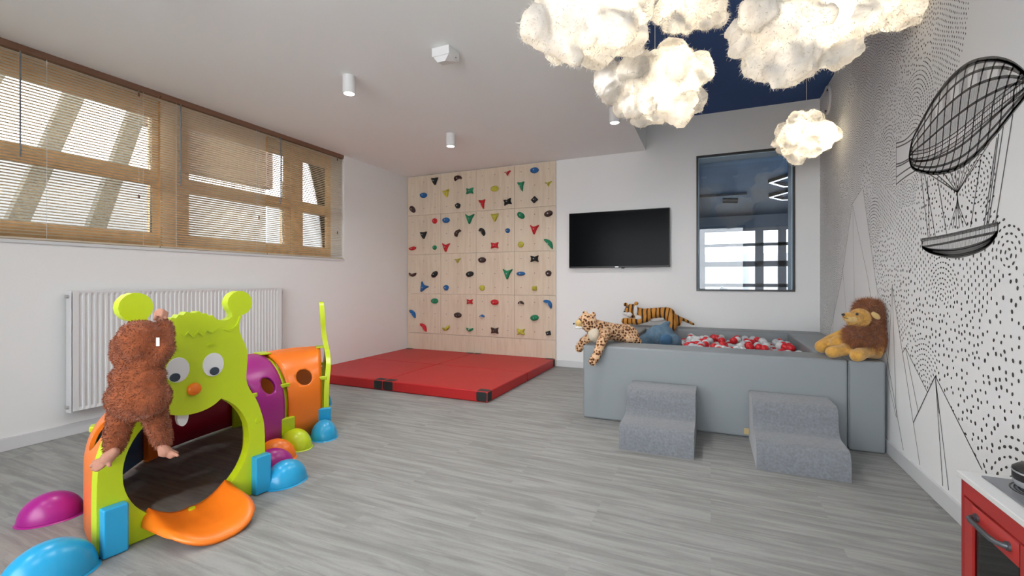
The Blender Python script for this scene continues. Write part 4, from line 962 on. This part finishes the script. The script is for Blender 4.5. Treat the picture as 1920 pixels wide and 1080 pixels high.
organic('belly', G().cap2(A(1222, 599, 5.12), A(1242, 597, 5.09), .030, .034), 'whiteplush', tg, .009, 2)
mk('nose', G().ell(A(1171, 584, 5.10), (.012, .012, .009), 10, 8, Rv), 'black', tg, smooth=180)
for (u, v) in ((1176, 576), (1186, 577)): mk('eye', G().ell(A(u, v, 5.115), .010, 10, 8), 'black', tg, smooth=180)
for (u, v) in ((1173, 571), (1193, 569)): mk('ear', G().ell(A(u, v, 5.19), (.024, .014, .022), 12, 8, Rv), 'tiger', tg, smooth=180)

# ------------------------------------------------------------------ blue plush in the pit
el = thing('plush_elephant', A(1235, 640, 4.4), 'blue-grey plush animal lying in the ball pit below the tiger', 'soft toy')
g = G(); g.ell(A(1238, 630, 4.38), (.15, .12, .105), 20, 12, Rv); g.ell(A(1213, 640, 4.42), (.09, .09, .08), 16, 10, Rv); g.cap2(A(1236, 618, 4.36), A(1253, 605, 4.4), .036, .022); g.ell(A(1258, 640, 4.28), (.10, .08, .07), 16, 10, Rv)
organic('body', g, 'blueplush', el, .012, 3, lambda p: .010 * noise.noise(p * 14))
organic('ear', G().ell(A(1249, 637, 4.17), (.060, .028, .052), 18, 12, Rv), 'blueplush2', el, .008, 2)

# ------------------------------------------------------------------ lion
li = thing('plush_lion', (.90, 3.72, .59), 'golden plush lion with a brown mane sitting on the ball pit corner by the mural', 'soft toy')
def clampx(o):
    for v in o.data.vertices:
        wx = v.co.x + li.location.x
        if wx > XR - .02: v.co.x = XR - .02 - li.location.x + .008 * math.tanh((wx - XR + .02) * 10)
        if v.co.z + li.location.z < .591 and v.co.y + li.location.y > 3.58: v.co.z = .591 - li.location.z
    return o
g = G(); g.ell(A(1634, 640, 3.02), (.105, .12, .12), 18, 12, Rv); g.cap2(A(1640, 655, 2.98), A(1612, 664, 2.92), .042, .036); g.cap2(A(1612, 664, 2.92), A(1606, 667, 2.90), .044, .040)
g.cap2(A(1598, 645, 3.05), A(1585, 655, 3.0), .042, .038); g.cap2(A(1585, 656, 3.0), A(1560, 660, 2.98), .040, .040)
g.cap2(A(1586, 628, 3.15), A(1560, 640, 3.2), .050, .048); g.cap2(A(1560, 640, 3.2), A(1541, 650, 3.18), .050, .046); g.ell(A(1572, 642, 3.1), .05, 12, 8)
clampx(organic('body', g, 'lionfur', li, .010, 4))
g = G(); g.ell(A(1612, 596, 2.95), (.062, .06, .062), 18, 12, Rv); g.cap2(A(1604, 597, 2.90), A(1589, 594, 2.87), .042, .028); g.ell(A(1597, 603, 2.88), (.032, .03, .022), 12, 8, Rv)
hd_ = organic('head', g, 'lionfur', li, .008, 3); strands('fur', hd_, 1500, .008, .0018, 'lionfur', (0, 0, -.3), 8, .5)
g = G(); g.ell(A(1634, 598, 3.02), (.088, .10, .112), 20, 14, Rv); g.ell(A(1628, 632, 2.99), (.098, .09, .085), 20, 14, Rv); g.ell(A(1625, 577, 3.0), (.055, .07, .04), 16, 10, Rv); g.ell(A(1606, 628, 2.97), (.055, .06, .065), 16, 10, Rv)
mn = clampx(organic('mane', g, 'mane', li, .010, 3, lambda p: .008 * noise.noise(p * 22)))
st = strands('mane_hair', mn, 15000, .040, .0022, 'mane', (.05, 0, -.45), 9, .5, cond=lambda p: True)
for v in st.data.vertices:
    if v.co.x + li.location.x > XR - .006: v.co.x = XR - .006 - li.location.x
mk('nose', G().ell(A(1581, 590, 2.852), (.009, .012, .008), 10, 8, Rv), 'black', li, smooth=180)
mk('mouth', G().tube([A(1580, 592, 2.85), A(1584, 596, 2.84), A(1590, 597, 2.845)], .0016, 6), 'black', li)
organic('snout', G().cap2(A(1598, 598, 2.868), A(1590, 597, 2.858), .026, .019), 'lionpale', li, .006, 2)
mk('eye', G().ell(A(1607, 589, 2.853), .0085, 10, 8), 'black', li, smooth=180)
mk('ear', G().ell(A(1642, 592, 2.885), (.034, .012, .018), 14, 10, Rv @ Matrix.Rotation(.7, 3, 'Y')), 'lionpale', li, smooth=180)

# ------------------------------------------------------------------ toy kitchen
kt = thing('toy_kitchen', (.88, 1.52, 0), 'red toy kitchen cabinet with white counter in the lower right corner', 'toy kitchen')
kx0, kx1, ky0, ky1, kz = .722, 1.024, 1.16, 1.872, .485
g = G().box(kx0, kx1, ky1 - .018, ky1, 0, kz).box(kx0, kx1, ky0, ky0 + .018, 0, kz).box(kx0 + .02, kx1, 1.507, 1.525, .03, kz - .08).box(kx1 - .01, kx1, ky0 + .018, ky1 - .018, .03, kz).box(kx0, kx1 - .01, ky0 + .018, ky1 - .018, .03, .048)
mk('carcass', g, 'kred2', kt, bevel=(.002, 1))
mk('shelf', G().box(kx0 + .03, kx1 - .01, 1.526, ky1 - .019, .22, .235), 'kred', kt)
mk('worktop', G().box(kx0 - .008, kx1, ky0 - .01, ky1 + .01, kz, .503), 'kwhite', kt, bevel=(.003, 2))
rz = at_x(1808, 929, kx0)[1]
mk('front_rail', G().box(kx0 - .002, kx0 + .016, ky0 + .018, ky1 - .019, rz + .003, kz - .001), 'kred', kt, bevel=(.0015, 1))
def door(y0, y1):
    z0, z1 = .05, rz - .003; f = .048; x0, x1 = kx0 - .001, kx0 + .015
    d = mk('door', G().box(x0, x1, y0, y0 + f, z0, z1).box(x0, x1, y1 - f, y1, z0, z1).box(x0, x1, y0 + f, y1 - f, z0, z0 + f).box(x0, x1, y0 + f, y1 - f, z1 - f * 1.35, z1), 'kred', kt, bevel=(.0015, 1))
    mk('door_window', G().box(x0 + .006, x0 + .009, y0 + f, y1 - f, z0 + f, z1 - f * 1.35), 'ovenglass', d)
    zc = at_x(1836, 974, kx0)[1]; ya = at_x(1833, 972, kx0)[0]; yb = at_x(1893, 1023, kx0)[0]
    if y1 < 1.6: ya -= .357; yb -= .357
    x = x0
    mk('handle', G().tube([(x, ya, zc), (x - .012, ya - .002, zc), (x - .022, ya - .010, zc), (x - .026, ya - .03, zc), (x - .026, yb + .03, zc), (x - .022, yb + .010, zc), (x - .012, yb + .002, zc), (x, yb, zc)], [.009, .0075, .007, .007, .007, .007, .0075, .009], 12), 'khandle', d, smooth=60)
    mk('handle_rosette', G().cyl((x - .006, ya, zc), (x, ya, zc), .012, 18).cyl((x - .006, yb, zc), (x, yb, zc), .012, 18), 'khandle', d, smooth=40)
door(1.527, ky1 - .020); door(ky0 + .020, 1.505)
hy = at_x(1842, 893, .766)
mk('hob_plate', G().box(.757, .985, 1.50, 1.842, .503, .508), 'alu', kt, bevel=(.002, 2))
g = G()
for cx, cy in ((.87, 1.75), (.87, 1.58)):
    for r_ in range(8):
        rr_ = .018 + r_ * .009; g.prism([[(cx + (rr_ + .0032) * math.cos(2 * PI * i / 40), cy + (rr_ + .0032) * math.sin(2 * PI * i / 40)) for i in range(40)], [(cx + rr_ * math.cos(2 * PI * i / 40), cy + rr_ * math.sin(2 * PI * i / 40)) for i in range(40)]], lambda a, b, z: (a, b, z), .5075, .5092)
mk('burner_rings', g, 'black', kt)
po = thing('toy_pot', (.868, 1.775, .5092), 'small steel toy pot with black band and lid standing on the hob', 'pot')
def lathe(pr, c, n=36): 
    vs = [(c[0] + r_ * math.cos(2 * PI * i / n), c[1] + r_ * math.sin(2 * PI * i / n), c[2] + z) for r_, z in pr for i in range(n)]
    return (vs, [(q * n + i, q * n + (i + 1) % n, (q + 1) * n + (i + 1) % n, (q + 1) * n + i) for q in range(len(pr) - 1) for i in range(n)] + [tuple(range(n))[::-1], tuple((len(pr) - 1) * n + i for i in range(n))])
pc = (.868, 1.775, .5092)
mk('pot_body', lathe([(.052, 0), (.062, .004), (.066, .014), (.066, .046), (.068, .048)], pc), 'steel', po, smooth=40)
mk('band', lathe([(.0664, .022), (.0672, .024), (.0672, .040), (.0664, .042)], pc), 'black', po, smooth=40)
mk('lid', lathe([(.067, .048), (.067, .052), (.055, .062), (.03, .068), (.01, .069)], pc), 'black', po, smooth=40)
mk('lid_knob', G().ell((pc[0], pc[1], pc[2] + .078), (.014, .014, .010), 16, 10), 'steel', po, smooth=180)
mk('grip', G().tube([(pc[0] + .02, pc[1] - .060, pc[2] + .034), (pc[0] + .026, pc[1] - .085, pc[2] + .036), (pc[0] + .034, pc[1] - .125, pc[2] + .038)], .006, 8), 'black', po, smooth=60)
